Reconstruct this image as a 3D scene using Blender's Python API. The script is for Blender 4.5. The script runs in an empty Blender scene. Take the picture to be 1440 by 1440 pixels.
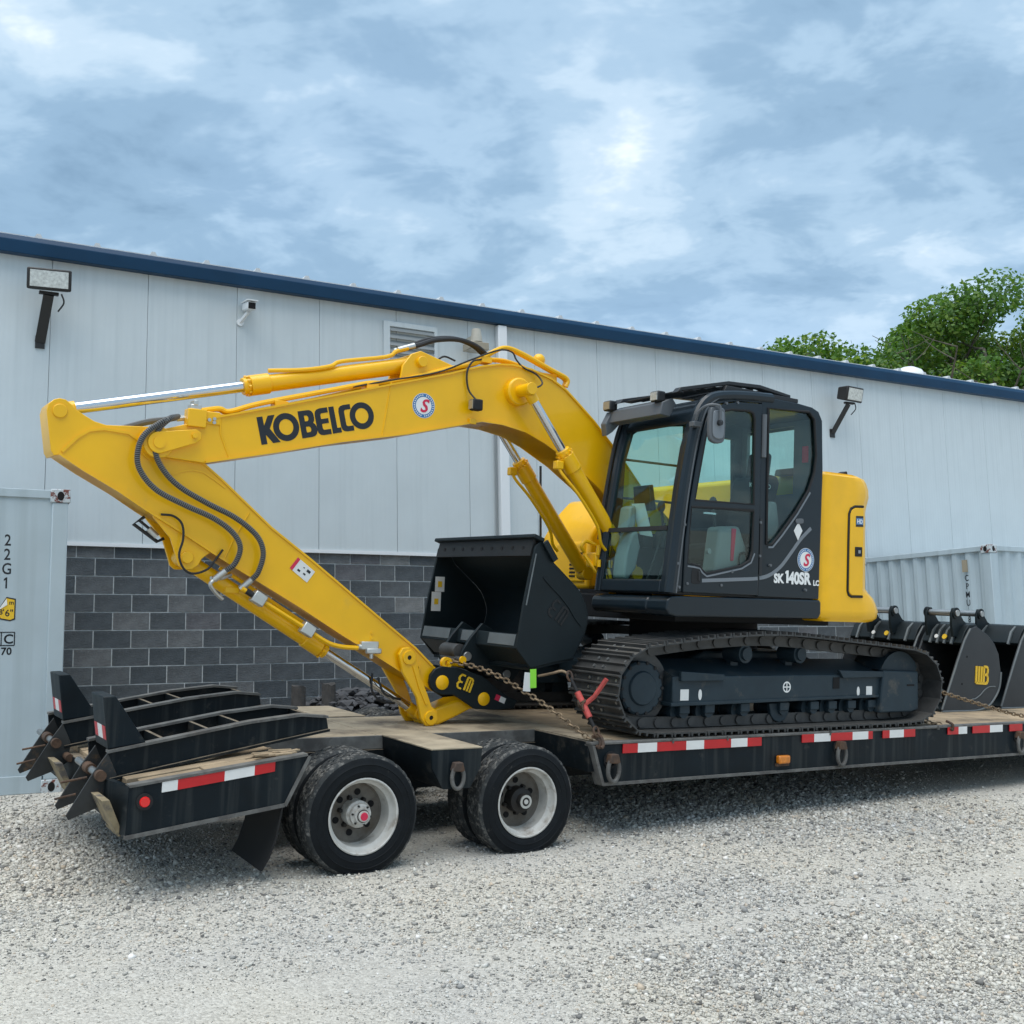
import bpy, bmesh, math, random
import numpy as np
from mathutils import Vector, Matrix
R = math.radians
rnd = random.Random(7)
rng = np.random.default_rng(11)
scene = bpy.context.scene
col = scene.collection

# ------------------------------------------------------------------ camera
cam_d = bpy.data.cameras.new('camera'); cam = bpy.data.objects.new('camera', cam_d); col.objects.link(cam)
cam_d.sensor_width = 36; cam_d.sensor_fit = 'HORIZONTAL'; cam_d.lens = 1564.9/1440*36
cam_d.clip_start = .05; cam_d.clip_end = 2000
_p, _r = .127925, -.019141
_f = Vector((0, math.cos(_p), math.sin(_p))); _u = Vector((0, -math.sin(_p), math.cos(_p))); _x = Vector((1, 0, 0))
_cx = _x*math.cos(_r)+_u*math.sin(_r); _cu = _u*math.cos(_r)-_x*math.sin(_r)
cam.matrix_world = Matrix((( _cx.x, _cu.x, -_f.x, 0), (_cx.y, _cu.y, -_f.y, 0), (_cx.z, _cu.z, -_f.z, 1.33), (0, 0, 0, 1)))
scene.camera = cam

# ------------------------------------------------------------------ sky
SUN_EL, SUN_AZ = R(72), R(200)      # azimuth measured clockwise from +Y: behind the photographer
w = bpy.data.worlds.new('World'); scene.world = w; w.use_nodes = True
nt = w.node_tree; nt.nodes.clear()
N = nt.nodes.new; LK = nt.links.new
sky = N('ShaderNodeTexSky'); sky.sky_type = 'NISHITA'; sky.sun_disc = False
sky.sun_elevation = SUN_EL; sky.sun_rotation = SUN_AZ; sky.air_density = 1.1; sky.dust_density = .6
bg1 = N('ShaderNodeBackground'); bg1.inputs[1].default_value = .11; LK(sky.outputs[0], bg1.inputs[0])
tc = N('ShaderNodeTexCoord'); sp = N('ShaderNodeSeparateXYZ'); LK(tc.outputs['Generated'], sp.inputs[0])
def mth(op, a, b=None):
    n = N('ShaderNodeMath'); n.operation = op
    for i, v in ((0, a), (1, b)):
        if v is None: continue
        if isinstance(v, (int, float)): n.inputs[i].default_value = v
        else: LK(v, n.inputs[i])
    return n.outputs[0]
den = mth('ADD', mth('MAXIMUM', sp.outputs[2], 0.0), .22)
cmb = N('ShaderNodeCombineXYZ'); LK(mth('DIVIDE', sp.outputs[0], den), cmb.inputs[0]); LK(mth('DIVIDE', sp.outputs[1], den), cmb.inputs[1])
def skynoise(scale, det, rough, dist, off, stretch=(1, 1, 1), rot=0):
    mp = N('ShaderNodeMapping'); mp.inputs['Location'].default_value = off; mp.inputs['Scale'].default_value = stretch; mp.inputs['Rotation'].default_value = (0, 0, rot)
    LK(cmb.outputs[0], mp.inputs[0])
    n = N('ShaderNodeTexNoise'); n.inputs['Scale'].default_value = scale; n.inputs['Detail'].default_value = det
    n.inputs['Roughness'].default_value = rough; n.inputs['Distortion'].default_value = dist
    LK(mp.outputs[0], n.inputs['Vector']); return n.outputs['Fac']
def ramp(fac, stops, interp='EASE'):
    r = N('ShaderNodeValToRGB'); r.color_ramp.interpolation = interp
    while len(r.color_ramp.elements) < len(stops): r.color_ramp.elements.new(.5)
    for e, (p, c) in zip(r.color_ramp.elements, stops): e.position = p; e.color = (*c, 1) if len(c) == 3 else c
    LK(fac, r.inputs[0]); return r.outputs[0]
n1 = skynoise(2.1, 6, .56, .25, (3.1, 1.7, 0), (1, 1.15, 1), .35)
n2 = skynoise(6.5, 4, .6, .3, (7.7, 2.2, 4), (1, 1.25, 1), .35)
nm = mth('ADD', mth('MULTIPLY', n1, .68), mth('MULTIPLY', n2, .32))
ccol = ramp(nm, [(.33, (.175, .285, .41)), (.44, (.24, .37, .51)), (.52, (.335, .475, .615)), (.59, (.46, .59, .71)), (.69, (.74, .81, .88))])
bg2 = N('ShaderNodeBackground'); LK(ccol, bg2.inputs[0]); bg2.inputs[1].default_value = .63
mask = ramp(skynoise(1.1, 2, .5, .2, (9.3, 4.4, 2)), [(.25, (.80, .80, .80)), (.6, (.97, .97, .97))])
mx = N('ShaderNodeMixShader'); LK(mask, mx.inputs[0]); LK(bg1.outputs[0], mx.inputs[1]); LK(bg2.outputs[0], mx.inputs[2])
wo = N('ShaderNodeOutputWorld'); LK(mx.outputs[0], wo.inputs[0])

# ------------------------------------------------------------------ sun (veiled by cloud: broad and weak)
sd = bpy.data.lights.new('sun', 'SUN'); sd.energy = 1.5; sd.angle = R(60); sd.color = (1, .965, .91)
so = bpy.data.objects.new('sun', sd); col.objects.link(so)
_d = Vector((math.sin(SUN_AZ)*math.cos(SUN_EL), math.cos(SUN_AZ)*math.cos(SUN_EL), math.sin(SUN_EL)))
so.rotation_euler = _d.to_track_quat('Z', 'Y').to_euler(); so.location = _d*60

scene.view_settings.view_transform = 'Standard'; scene.view_settings.look = 'None'
scene.view_settings.exposure = 1.14; scene.view_settings.gamma = 1; scene.view_settings.use_curve_mapping = False

# ------------------------------------------------------------------ mesh helpers
class MB:
    def __init__(s): s.v = []; s.f = []; s.m = []
    def add(s, vs, fs, mi=0):
        b = len(s.v); s.v += [tuple(map(float, p)) for p in vs]; s.f += [tuple(i+b for i in f) for f in fs]; s.m += [mi]*len(fs); return s
    def box(s, x0, x1, y0, y1, z0, z1, mi=0):
        return s.add([(x0,y0,z0),(x1,y0,z0),(x1,y1,z0),(x0,y1,z0),(x0,y0,z1),(x1,y0,z1),(x1,y1,z1),(x0,y1,z1)],
                     [(0,3,2,1),(4,5,6,7),(0,1,5,4),(1,2,6,5),(2,3,7,6),(3,0,4,7)], mi)
    def beam(s, p0, p1, w, h, up=(0,0,1), mi=0):
        p0, p1, up = Vector(p0), Vector(p1), Vector(up); d = (p1-p0).normalized(); a = d.cross(up)
        if a.length < 1e-4: a = d.cross(Vector((1,0,0)))
        a.normalize(); b = a.cross(d).normalized(); a *= w/2; b *= h/2
        vs = [p-a-b for p in (p0,)]+[p0+a-b, p0+a+b, p0-a+b, p1-a-b, p1+a-b, p1+a+b, p1-a+b]
        return s.add(vs, [(0,1,2,3),(7,6,5,4),(0,4,5,1),(1,5,6,2),(2,6,7,3),(3,7,4,0)], mi)
    def prism(s, poly, a0, a1, ax='y', holes=(), mi=0):
        """outline in the plane across ax, thickness a0..a1; holes cut through"""
        loops = [list(poly)]+[list(h) for h in holes]
        def P(p, a): return (p[0], a, p[1]) if ax == 'y' else ((a, p[0], p[1]) if ax == 'x' else (p[0], p[1], a))
        if not holes:
            n = len(poly); vs = [P(p, a0) for p in poly]+[P(p, a1) for p in poly]
            fs = [tuple(range(n)), tuple(range(2*n-1, n-1, -1))]+[(i, i+n, (i+1) % n+n, (i+1) % n) for i in range(n)]
            return s.add(vs, fs, mi)
        flat = [p for l in loops for p in l]; n = len(flat)
        tb = bmesh.new(); bvs = [tb.verts.new((p[0], p[1], 0)) for p in flat]; b = 0
        for l in loops:
            for i in range(len(l)): tb.edges.new((bvs[b+i], bvs[b+(i+1) % len(l)]))
            b += len(l)
        tb.verts.index_update(); bmesh.ops.triangle_fill(tb, use_beauty=True, use_dissolve=False, edges=tb.edges[:]); tri = [[v.index for v in f_.verts] for f_ in tb.faces]; tb.free()
        vs = [P(p, a0) for p in flat]+[P(p, a1) for p in flat]; fs = [tuple(t) for t in tri]+[tuple(i+n for i in reversed(t)) for t in tri]
        b = 0
        for l in loops:
            k = len(l); fs += [(b+i, b+i+n, b+(i+1) % k+n, b+(i+1) % k) for i in range(k)]; b += k
        return s.add(vs, fs, mi)
    def cyl(s, p0, p1, r0, r1=None, n=20, cap=True, mi=0):
        p0, p1 = Vector(p0), Vector(p1); r1 = r0 if r1 is None else r1
        d = (p1-p0).normalized(); a = d.orthogonal().normalized(); b = d.cross(a); vs = []
        for p, r in ((p0, r0), (p1, r1)):
            vs += [p+(a*math.cos(2*math.pi*i/n)+b*math.sin(2*math.pi*i/n))*r for i in range(n)]
        fs = [(i, (i+1) % n, (i+1) % n+n, i+n) for i in range(n)]
        if cap: fs += [tuple(range(n-1, -1, -1)), tuple(range(n, 2*n))]
        return s.add(vs, fs, mi)
    def lathe(s, prof, c=(0,0,0), ax=(0,1,0), n=40, closed=False, mi=0):
        """prof: (radius, distance along ax)"""
        c, d = Vector(c), Vector(ax).normalized(); a = d.orthogonal().normalized(); b = d.cross(a); m = len(prof); vs = []
        for i in range(n):
            q = a*math.cos(2*math.pi*i/n)+b*math.sin(2*math.pi*i/n); vs += [c+q*r+d*t for r, t in prof]
        fs = []
        for i in range(n):
            j = (i+1) % n
            for k in range(m if closed else m-1): fs.append((i*m+k, j*m+k, j*m+(k+1) % m, i*m+(k+1) % m))
        return s.add(vs, fs, mi)
    def tube(s, path, r, n=8, closed=False, cap=True, mi=0):
        P = [Vector(p) for p in path]; L = len(P); T = []
        for i in range(L):
            a = P[(i+1) % L] if (closed or i < L-1) else P[i]; b = P[i-1] if (closed or i > 0) else P[i]
            T.append((a-b).normalized())
        u = T[0].orthogonal().normalized(); vs = []; rr = r if isinstance(r, (list, tuple)) else [r]*L
        for i in range(L):
            u = (u-T[i]*u.dot(T[i])).normalized(); v = T[i].cross(u)
            vs += [P[i]+(u*math.cos(2*math.pi*k/n)+v*math.sin(2*math.pi*k/n))*rr[i] for k in range(n)]
        fs = []
        for i in range(L if closed else L-1):
            j = (i+1) % L
            for k in range(n): fs.append((i*n+k, i*n+(k+1) % n, j*n+(k+1) % n, j*n+k))
        if cap and not closed: fs += [tuple(range(n-1, -1, -1)), tuple(range((L-1)*n, L*n))]
        return s.add(vs, fs, mi)
    def ball(s, c, r, n=10, mi=0, sc=(1,1,1)):
        c = Vector(c); vs = []; m = max(4, n//2)
        for i in range(1, m):
            t = math.pi*i/m
            vs += [c+Vector((math.sin(t)*math.cos(2*math.pi*k/n)*r*sc[0], math.sin(t)*math.sin(2*math.pi*k/n)*r*sc[1], math.cos(t)*r*sc[2])) for k in range(n)]
        vs += [c+Vector((0,0,r*sc[2])), c-Vector((0,0,r*sc[2]))]; a, b = len(vs)-2, len(vs)-1
        fs = [(i*n+k, (i+1)*n+k, (i+1)*n+(k+1) % n, i*n+(k+1) % n) for i in range(m-2) for k in range(n)]
        fs += [(a, k, (k+1) % n) for k in range(n)]+[(b, (m-2)*n+(k+1) % n, (m-2)*n+k) for k in range(n)]
        return s.add(vs, fs, mi)
    def sweep(s, sec, path, mi=0):
        """2-D section (a across=y, b up) carried along an xz path given as 3-D points; mitred"""
        return s
    def mesh(s, name, mats, off=(0,0,0), sharp=34):
        me = bpy.data.meshes.new(name); o = Vector(off)
        me.from_pydata([Vector(p)-o for p in s.v], [], s.f)
        for m in (mats if isinstance(mats, (list, tuple)) else [mats]): me.materials.append(m)
        if any(s.m): me.polygons.foreach_set('material_index', s.m)
        b = bmesh.new(); b.from_mesh(me); bmesh.ops.recalc_face_normals(b, faces=b.faces); b.to_mesh(me); b.free()
        me.shade_smooth(); me.set_sharp_from_angle(angle=R(sharp)); me.update()
        return me
    def build(s, name, mats, parent=None, bev=0, seg=2, sharp=34):
        off = OFF.get(parent.name, (0,0,0)) if parent else (0,0,0)
        o = bpy.data.objects.new(name, s.mesh(name, mats, off, sharp)); col.objects.link(o)
        if parent: o.parent = parent; OFF[o.name] = off
        if bev:
            m = o.modifiers.new('bevel', 'BEVEL'); m.width = bev; m.segments = seg; m.limit_method = 'ANGLE'; m.angle_limit = R(32)
            m.harden_normals = False
        return o
OFF = {}
def tag(o, label=None, cat=None, group=None, kind=None):
    if label: o['label'] = label
    if cat: o['category'] = cat
    if group: o['group'] = group
    if kind: o['kind'] = kind
    return o
def frame_matrix(o, M):
    ax, ay, az = M
    return Matrix(((ax[0], ay[0], az[0], o[0]), (ax[1], ay[1], az[1], o[1]), (ax[2], ay[2], az[2], o[2]), (0,0,0,1)))
def thing(name, label, cat, F, base, group=None):
    """an Empty at the thing's base point (frame coordinates) that carries the frame's axes"""
    e = bpy.data.objects.new(name, None); col.objects.link(e); e.empty_display_size = .2
    e.matrix_world = F @ Matrix.Translation(base); OFF[e.name] = tuple(base); tag(e, label, cat, group); return e
def copy_to(o, parent, mat=None, name=None):
    c = o.copy(); col.objects.link(c); c.parent = parent
    if mat is not None: c.matrix_local = mat
    return c
def spl(pts, k=6, closed=False):
    """Catmull-Rom through points (any dimension)"""
    P = [np.array(p, float) for p in pts]; n = len(P); out = []
    for i in range(n if closed else n-1):
        p0 = P[(i-1) % n] if (closed or i > 0) else 2*P[0]-P[1]; p1 = P[i]; p2 = P[(i+1) % n]
        p3 = P[(i+2) % n] if (closed or i+2 < n) else 2*P[-1]-P[-2]
        for j in range(k):
            t = j/k; out.append(tuple(.5*((2*p1)+(p2-p0)*t+(2*p0-5*p1+4*p2-p3)*t*t+(3*p1-p0-3*p2+p3)*t**3)))
    if not closed: out.append(tuple(P[-1]))
    return out
def circ(c, r, n=24, a0=0, a1=2*math.pi): 
    full = abs(a1-a0-2*math.pi) < 1e-6
    return [(c[0]+r*math.cos(a0+(a1-a0)*i/(n if full else n-1)), c[1]+r*math.sin(a0+(a1-a0)*i/(n if full else n-1))) for i in range(n)]
def text_mesh(body, size, extr=.0, bold=0.0, shear=0, align='LEFT', sx=1.0):
    if body == '1':
        k = size*.70; return [(x*k*sx, y*k, 0) for x, y in ((-.08,0),(.10,0),(.10,1),(-.04,1),(-.26,.84),(-.26,.66),(-.08,.76))], [(0,1,2,3,6), (3,4,5,6)]
    cu = bpy.data.curves.new('t', 'FONT'); cu.body = body; cu.size = size; cu.extrude = extr; cu.offset = bold; cu.shear = shear; cu.align_x = align; cu.resolution_u = 3
    ob = bpy.data.objects.new('t', cu); me = ob.to_mesh(); vs = [(v.co.x*sx, v.co.y, v.co.z) for v in me.vertices]; fs = [tuple(p.vertices) for p in me.polygons]
    ob.to_mesh_clear(); bpy.data.objects.remove(ob); bpy.data.curves.remove(cu); return vs, fs
def put2d(mb, vs, fs, o, ex, ey, lift, mi=0):
    """place flat geometry (x,y) at o + x*ex + y*ey + lift"""
    o, ex, ey, lift = Vector(o), Vector(ex), Vector(ey), Vector(lift)
    mb.add([o+ex*v[0]+ey*v[1]+lift for v in vs], fs, mi); return mb

# ------------------------------------------------------------------ materials
def mat(name, base, rough=.5, metal=0, var=0, vscale=6, bump=0, bscale=40, coat=0, dust=None, dscale=5, dlo=.45, dhi=.7, spec=.5, streak=None, alt=None, altscale=3, altlo=.5, althi=.62, up=None, trans=0, emit=None, ribs=None):
    """procedural principled paint: colour variation, patchy dirt, dirt lying on upward faces, fine relief"""
    m = bpy.data.materials.new(name); m.use_nodes = True; t = m.node_tree; b = t.nodes['Principled BSDF']
    nn = t.nodes.new; lk = t.links.new
    b.inputs['Roughness'].default_value = rough; b.inputs['Metallic'].default_value = metal; b.inputs['Specular IOR Level'].default_value = spec
    if coat: b.inputs['Coat Weight'].default_value = coat; b.inputs['Coat Roughness'].default_value = .08
    if trans: b.inputs['Transmission Weight'].default_value = trans; b.inputs['IOR'].default_value = 1.05
    if emit: b.inputs['Emission Color'].default_value = (*emit[0], 1); b.inputs['Emission Strength'].default_value = emit[1]
    tcn = nn('ShaderNodeTexCoord').outputs['Object']
    def noise(sc, det=3, rough_=.6, stretch=None, dist=0):
        v = tcn
        if stretch:
            mp = nn('ShaderNodeMapping'); mp.inputs['Scale'].default_value = stretch; lk(tcn, mp.inputs[0]); v = mp.outputs[0]
        n = nn('ShaderNodeTexNoise'); n.inputs['Scale'].default_value = sc; n.inputs['Detail'].default_value = det; n.inputs['Roughness'].default_value = rough_; n.inputs['Distortion'].default_value = dist
        lk(v, n.inputs['Vector']); return n.outputs['Fac']
    def rmp(f, lo, hi):
        r = nn('ShaderNodeMapRange'); r.inputs['From Min'].default_value = lo; r.inputs['From Max'].default_value = hi; r.clamp = True; lk(f, r.inputs['Value']); return r.outputs[0]
    def mix(f, a, c):
        x = nn('ShaderNodeMix'); x.data_type = 'RGBA'
        if isinstance(f, (int, float)): x.inputs[0].default_value = f
        else: lk(f, x.inputs[0])
        for i, q in ((6, a), (7, c)):
            if isinstance(q, tuple): x.inputs[i].default_value = (*q, 1)
            else: lk(q, x.inputs[i])
        return x.outputs[2]
    c = tuple(base)
    if var:
        lo = tuple(max(0, k*(1-var)) for k in base); hi = tuple(min(1, k*(1+var)) for k in base)
        c = mix(rmp(noise(vscale), .3, .7), lo, hi)
    if alt: c = mix(rmp(noise(altscale, 6, .65), altlo, althi), c, tuple(alt))
    if streak: c = mix(rmp(noise(streak[1], 4, .55, (1, 1, .04)), .5, .75), c, tuple(streak[0]))
    if dust:
        f = rmp(noise(dscale, 7, .7), dlo, dhi)
        if up is not None:
            g = nn('ShaderNodeNewGeometry'); s = nn('ShaderNodeSeparateXYZ'); lk(g.outputs['Normal'], s.inputs[0])
            u = rmp(s.outputs[2], .55, .9); a = nn('ShaderNodeMath'); a.operation = 'MULTIPLY'; lk(u, a.inputs[0]); a.inputs[1].default_value = up
            q = nn('ShaderNodeMath'); q.operation = 'MULTIPLY'; lk(f, q.inputs[0]); q.inputs[1].default_value = .45
            z = nn('ShaderNodeMath'); z.operation = 'MAXIMUM'; lk(a.outputs[0], z.inputs[0]); lk(q.outputs[0], z.inputs[1]); f = z.outputs[0]
            a2 = nn('ShaderNodeMath'); a2.operation = 'MULTIPLY'; lk(f, a2.inputs[0]); lk(rmp(noise(dscale*3, 6, .7), .15, .55), a2.inputs[1]); f = a2.outputs[0]
        c = mix(f, c, tuple(dust))
        rr = nn('ShaderNodeMapRange'); lk(f, rr.inputs['Value']); rr.inputs['To Min'].default_value = rough; rr.inputs['To Max'].default_value = max(rough, .85); lk(rr.outputs[0], b.inputs['Roughness'])
    if isinstance(c, tuple): b.inputs['Base Color'].default_value = (*c, 1)
    else: lk(c, b.inputs['Base Color'])
    if bump:
        bn = nn('ShaderNodeBump'); bn.inputs['Strength'].default_value = bump; bn.inputs['Distance'].default_value = .01; lk(noise(bscale, 5), bn.inputs['Height']); lk(bn.outputs[0], b.inputs['Normal'])
    if ribs:                               # shallow rolled-in lines of a flat panel
        wv = nn('ShaderNodeTexWave'); wv.bands_direction = 'X'; wv.inputs['Scale'].default_value = ribs[0]; lk(tcn, wv.inputs['Vector'])
        ns = noise(1.3, 2); ad = nn('ShaderNodeMath'); ad.operation = 'MULTIPLY_ADD'; lk(ns, ad.inputs[0]); ad.inputs[1].default_value = 9.0; lk(wv.outputs['Fac'], ad.inputs[2])
        bn = nn('ShaderNodeBump'); bn.inputs['Strength'].default_value = ribs[1]; bn.inputs['Distance'].default_value = .004; lk(ad.outputs[0], bn.inputs['Height']); lk(bn.outputs[0], b.inputs['Normal'])
    return m
M = {}
M['yellow'] = mat('yellow_paint', (.88, .475, .0), .36, var=.05, vscale=3, spec=.4, coat=.28, dust=(.50,.33,.10), dscale=2.5, dlo=.62, dhi=1.0, bump=.02, bscale=90)
M['yellow_cw'] = mat('yellow_cast', (.90, .48, .0), .40, var=.05, vscale=5, spec=.4, coat=.25, bump=.12, bscale=14)
M['dgrey'] = mat('slate_paint', (.007, .014, .020), .36, var=.1, vscale=4, coat=.2, spec=.3)
M['frame'] = mat('slate_frame', (.019, .034, .045), .5, spec=.3, var=.12, vscale=5, dust=(.16,.14,.11), dscale=4, dlo=.58, dhi=.85)
M['black'] = mat('black_plastic', (.012, .013, .015), .5, var=.15)
M['matte'] = mat('black_matte', (.010, .010, .011), .75)
M['bucket'] = mat('bucket_black', (.007, .013, .016), .5, spec=.28, var=.2, vscale=3, bump=.06, bscale=30)
M['bucketin'] = mat('bucket_inner', (.008, .009, .010), .6, var=.2)
M['edge'] = mat('bucket_edge', (.11, .125, .13), .5, var=.15)
M['wbgrey'] = mat('bucket_grey', (.036, .040, .044), .55, spec=.35, var=.12, vscale=3, bump=.05)
M['chrome'] = mat('chrome_rod', (.62, .64, .66), .13, 1)
M['steel'] = mat('bare_steel', (.38, .39, .39), .38, .9, var=.15)
M['zinc'] = mat('zinc_fitting', (.56, .57, .55), .4, .8, var=.1)
M['rust'] = mat('rusty_steel', (.10, .058, .036), .8, .2, var=.35, vscale=14, bump=.2, alt=(.07,.05,.04), altscale=9)
M['chain'] = mat('chain_steel', (.23, .17, .11), .6, .6, var=.35, vscale=25)
M['hose'] = mat('hose_rubber', (.014, .014, .015), .55)
M['hosegrey'] = mat('hose_guard', (.15, .155, .155), .5)
M['track'] = mat('track_steel', (.055, .056, .056), .5, .35, var=.3, vscale=6, dust=(.21,.195,.17), dscale=5, dlo=.52, dhi=.85, up=.32)
M['tblack'] = mat('trailer_black', (.004, .007, .009), .55, spec=.22, var=.25, vscale=4, dust=(.23,.19,.14), dscale=4, dlo=.56, dhi=.82, up=.9, bump=.05, bscale=25, alt=(.018,.024,.028), altscale=12, altlo=.58, althi=.75)
M['tpaint'] = mat('trailer_side_paint', (.003, .008, .012), .5, spec=.22, var=.3, vscale=3, dust=(.08,.077,.07), dscale=7, dlo=.6, dhi=.85, streak=((.03,.035,.036), 16), bump=.04)
M['dusty'] = mat('dusty_deck_plate', (.33, .275, .195), .85, var=.25, vscale=5, alt=(.10,.08,.06), altscale=2.2, altlo=.48, althi=.66, bump=.15, bscale=60)
M['wood'] = mat('deck_wood', (.33, .25, .16), .8, var=.3, vscale=2.5, streak=None, alt=(.13,.105,.08), altscale=3.5, altlo=.52, althi=.75, bump=.25, bscale=35)
M['post'] = mat('weathered_post', (.055, .052, .050), .9, var=.4, vscale=8, bump=.5, bscale=24)
M['edgeworn'] = mat('worn_flange', (.13, .128, .12), .65, .2, var=.3, vscale=9, alt=(.09,.085,.08), altscale=6)
M['tyre'] = mat('tyre_rubber', (.006, .008, .010), .75, spec=.22, var=.25, vscale=10, dust=(.17,.16,.145), dscale=9, dlo=.62, dhi=.9, bump=.12, bscale=70)
M['rim'] = mat('white_wheel_paint', (.52, .51, .475), .5, var=.15, vscale=7, alt=(.22,.18,.14), altscale=9, altlo=.50, althi=.72)
M['hubdark'] = mat('greasy_hub', (.022, .020, .018), .6, .3, var=.4)
M['red'] = mat('red_reflective', (.50, .010, .014), .35, var=.1)
M['white'] = mat('white_reflective', (.72, .72, .70), .4, var=.06)
M['redlamp'] = mat('red_lens', (.75, .012, .012), .2, coat=.6)
M['amber'] = mat('amber_lens', (.62, .19, .01), .3, coat=.5, var=.2, vscale=30)
M['redpaint'] = mat('red_binder', (.42, .06, .05), .55, var=.3, vscale=16)
M['label'] = mat('label_white', (.74, .74, .72), .55)
M['decal_w'] = mat('decal_white', (.80, .80, .78), .45)
M['decal_b'] = mat('decal_blue', (.04, .17, .38), .45)
M['decal_r'] = mat('decal_red', (.62, .02, .07), .45)
M['decal_k'] = mat('decal_black', (.010, .013, .018), .4)
M['decal_g'] = mat('decal_grey', (.17, .19, .21), .4)
M['decal_y'] = mat('decal_yellow', (.80, .50, .02), .45)
M['green'] = mat('green_tag', (.30, .80, .06), .6)
M['mirror'] = mat('mirror_back', (.10, .11, .12), .45)
M['seat'] = mat('seat_fabric', (.012, .012, .014), .9, bump=.2)
M['lgrey'] = mat('cab_trim_grey', (.24, .26, .265), .6)
M['lamp'] = mat('lamp_glass', (.55, .57, .55), .12, .3, var=.25, vscale=30, coat=.6)
M['lampw'] = mat('lamp_warm', (.32, .27, .19), .25, coat=.5)
M['bronze'] = mat('bronze_housing', (.018, .016, .015), .5)
M['panel'] = mat('wall_panel_paint', ribs=(5.0, .18), base=(.55, .60, .615), rough=.42, var=.035, vscale=1.2, streak=((.49,.54,.555), 9), spec=.4)
M['disc'] = mat('dirty_shaded_disc', (.15,.135,.115), .65, var=.25, vscale=9, alt=(.09,.07,.05), altscale=6, altlo=.46, althi=.66)  # brown dirt, with the shade inside the deep dish put into the colour
M['cream'] = mat('cream_plastic', (.42,.40,.34), .5, var=.1)
M['flash'] = mat('white_flashing', (.74, .76, .77), .45)
M['blue'] = mat('blue_trim', (.006, .040, .092), .42, var=.1, vscale=2, spec=.22)
M['roofm'] = mat('roof_sheet', (.58, .60, .61), .45, var=.06)
M['block'] = mat('block_core', (.055, .058, .064), .9, var=.25, vscale=9, bump=.5, bscale=60)
M['mortar'] = mat('mortar', (.50, .53, .54), .92, var=.2, vscale=12, bump=.3, bscale=80)
M['cont'] = mat('container_paint', (.42, .50, .54), .48, var=.05, vscale=2, streak=((.36,.43,.46), 7), dust=(.22,.12,.07), dscale=3, dlo=.74, dhi=.84)
M['contrust'] = mat('container_rust', (.50, .55, .57), .6, alt=(.16,.05,.035), altscale=14, altlo=.52, althi=.57)
M['dark'] = mat('dark_void', (.004, .004, .005), .9)
def glass_mat(name, tint, rough=.0):
    m = bpy.data.materials.new(name); m.use_nodes = True; t = m.node_tree; t.nodes.clear(); nn = t.nodes.new
    tr = nn('ShaderNodeBsdfTransparent'); tr.inputs[0].default_value = (*tint, 1); gl = nn('ShaderNodeBsdfGlossy'); gl.inputs['Roughness'].default_value = rough; gl.inputs[0].default_value = (.9,.95,.95,1)
    fr0 = nn('ShaderNodeLayerWeight'); fr0.inputs[0].default_value = .5; fp = nn('ShaderNodeMath'); fp.operation = 'POWER'; t.links.new(fr0.outputs['Facing'], fp.inputs[0]); fp.inputs[1].default_value = 4.0
    fr = nn('ShaderNodeMath'); fr.operation = 'MULTIPLY_ADD'; t.links.new(fp.outputs[0], fr.inputs[0]); fr.inputs[1].default_value = .6; fr.inputs[2].default_value = .035; mx_ = nn('ShaderNodeMixShader'); o = nn('ShaderNodeOutputMaterial')
    t.links.new(fr.outputs[0], mx_.inputs[0]); t.links.new(tr.outputs[0], mx_.inputs[1]); t.links.new(gl.outputs[0], mx_.inputs[2]); t.links.new(mx_.outputs[0], o.inputs[0]); return m
M['glass'] = glass_mat('cab_glass', (.84, .965, .94))
M['glassd'] = glass_mat('cab_glass_dark', (.80, .90, .885))
def block_mats():
    out = []
    for i, (c, v) in enumerate([((.076,.086,.094), .3), ((.098,.107,.114), .3), ((.130,.136,.140), .35), ((.064,.075,.084), .3), ((.18,.184,.183), .3), ((.112,.113,.121), .35)]):
        out.append(mat('split_block_%d' % i, c, .92, var=v, vscale=5, bump=.9, bscale=55, alt=tuple(k*1.5 for k in c), altscale=38, altlo=.55, althi=.75))
    return out
BLK = block_mats()
M['decal_bl'] = mat('badge_blue', (.10, .22, .42), .4)
M['steeld'] = mat('dark_steel', (.09, .088, .085), .5, .6, var=.3)
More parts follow.
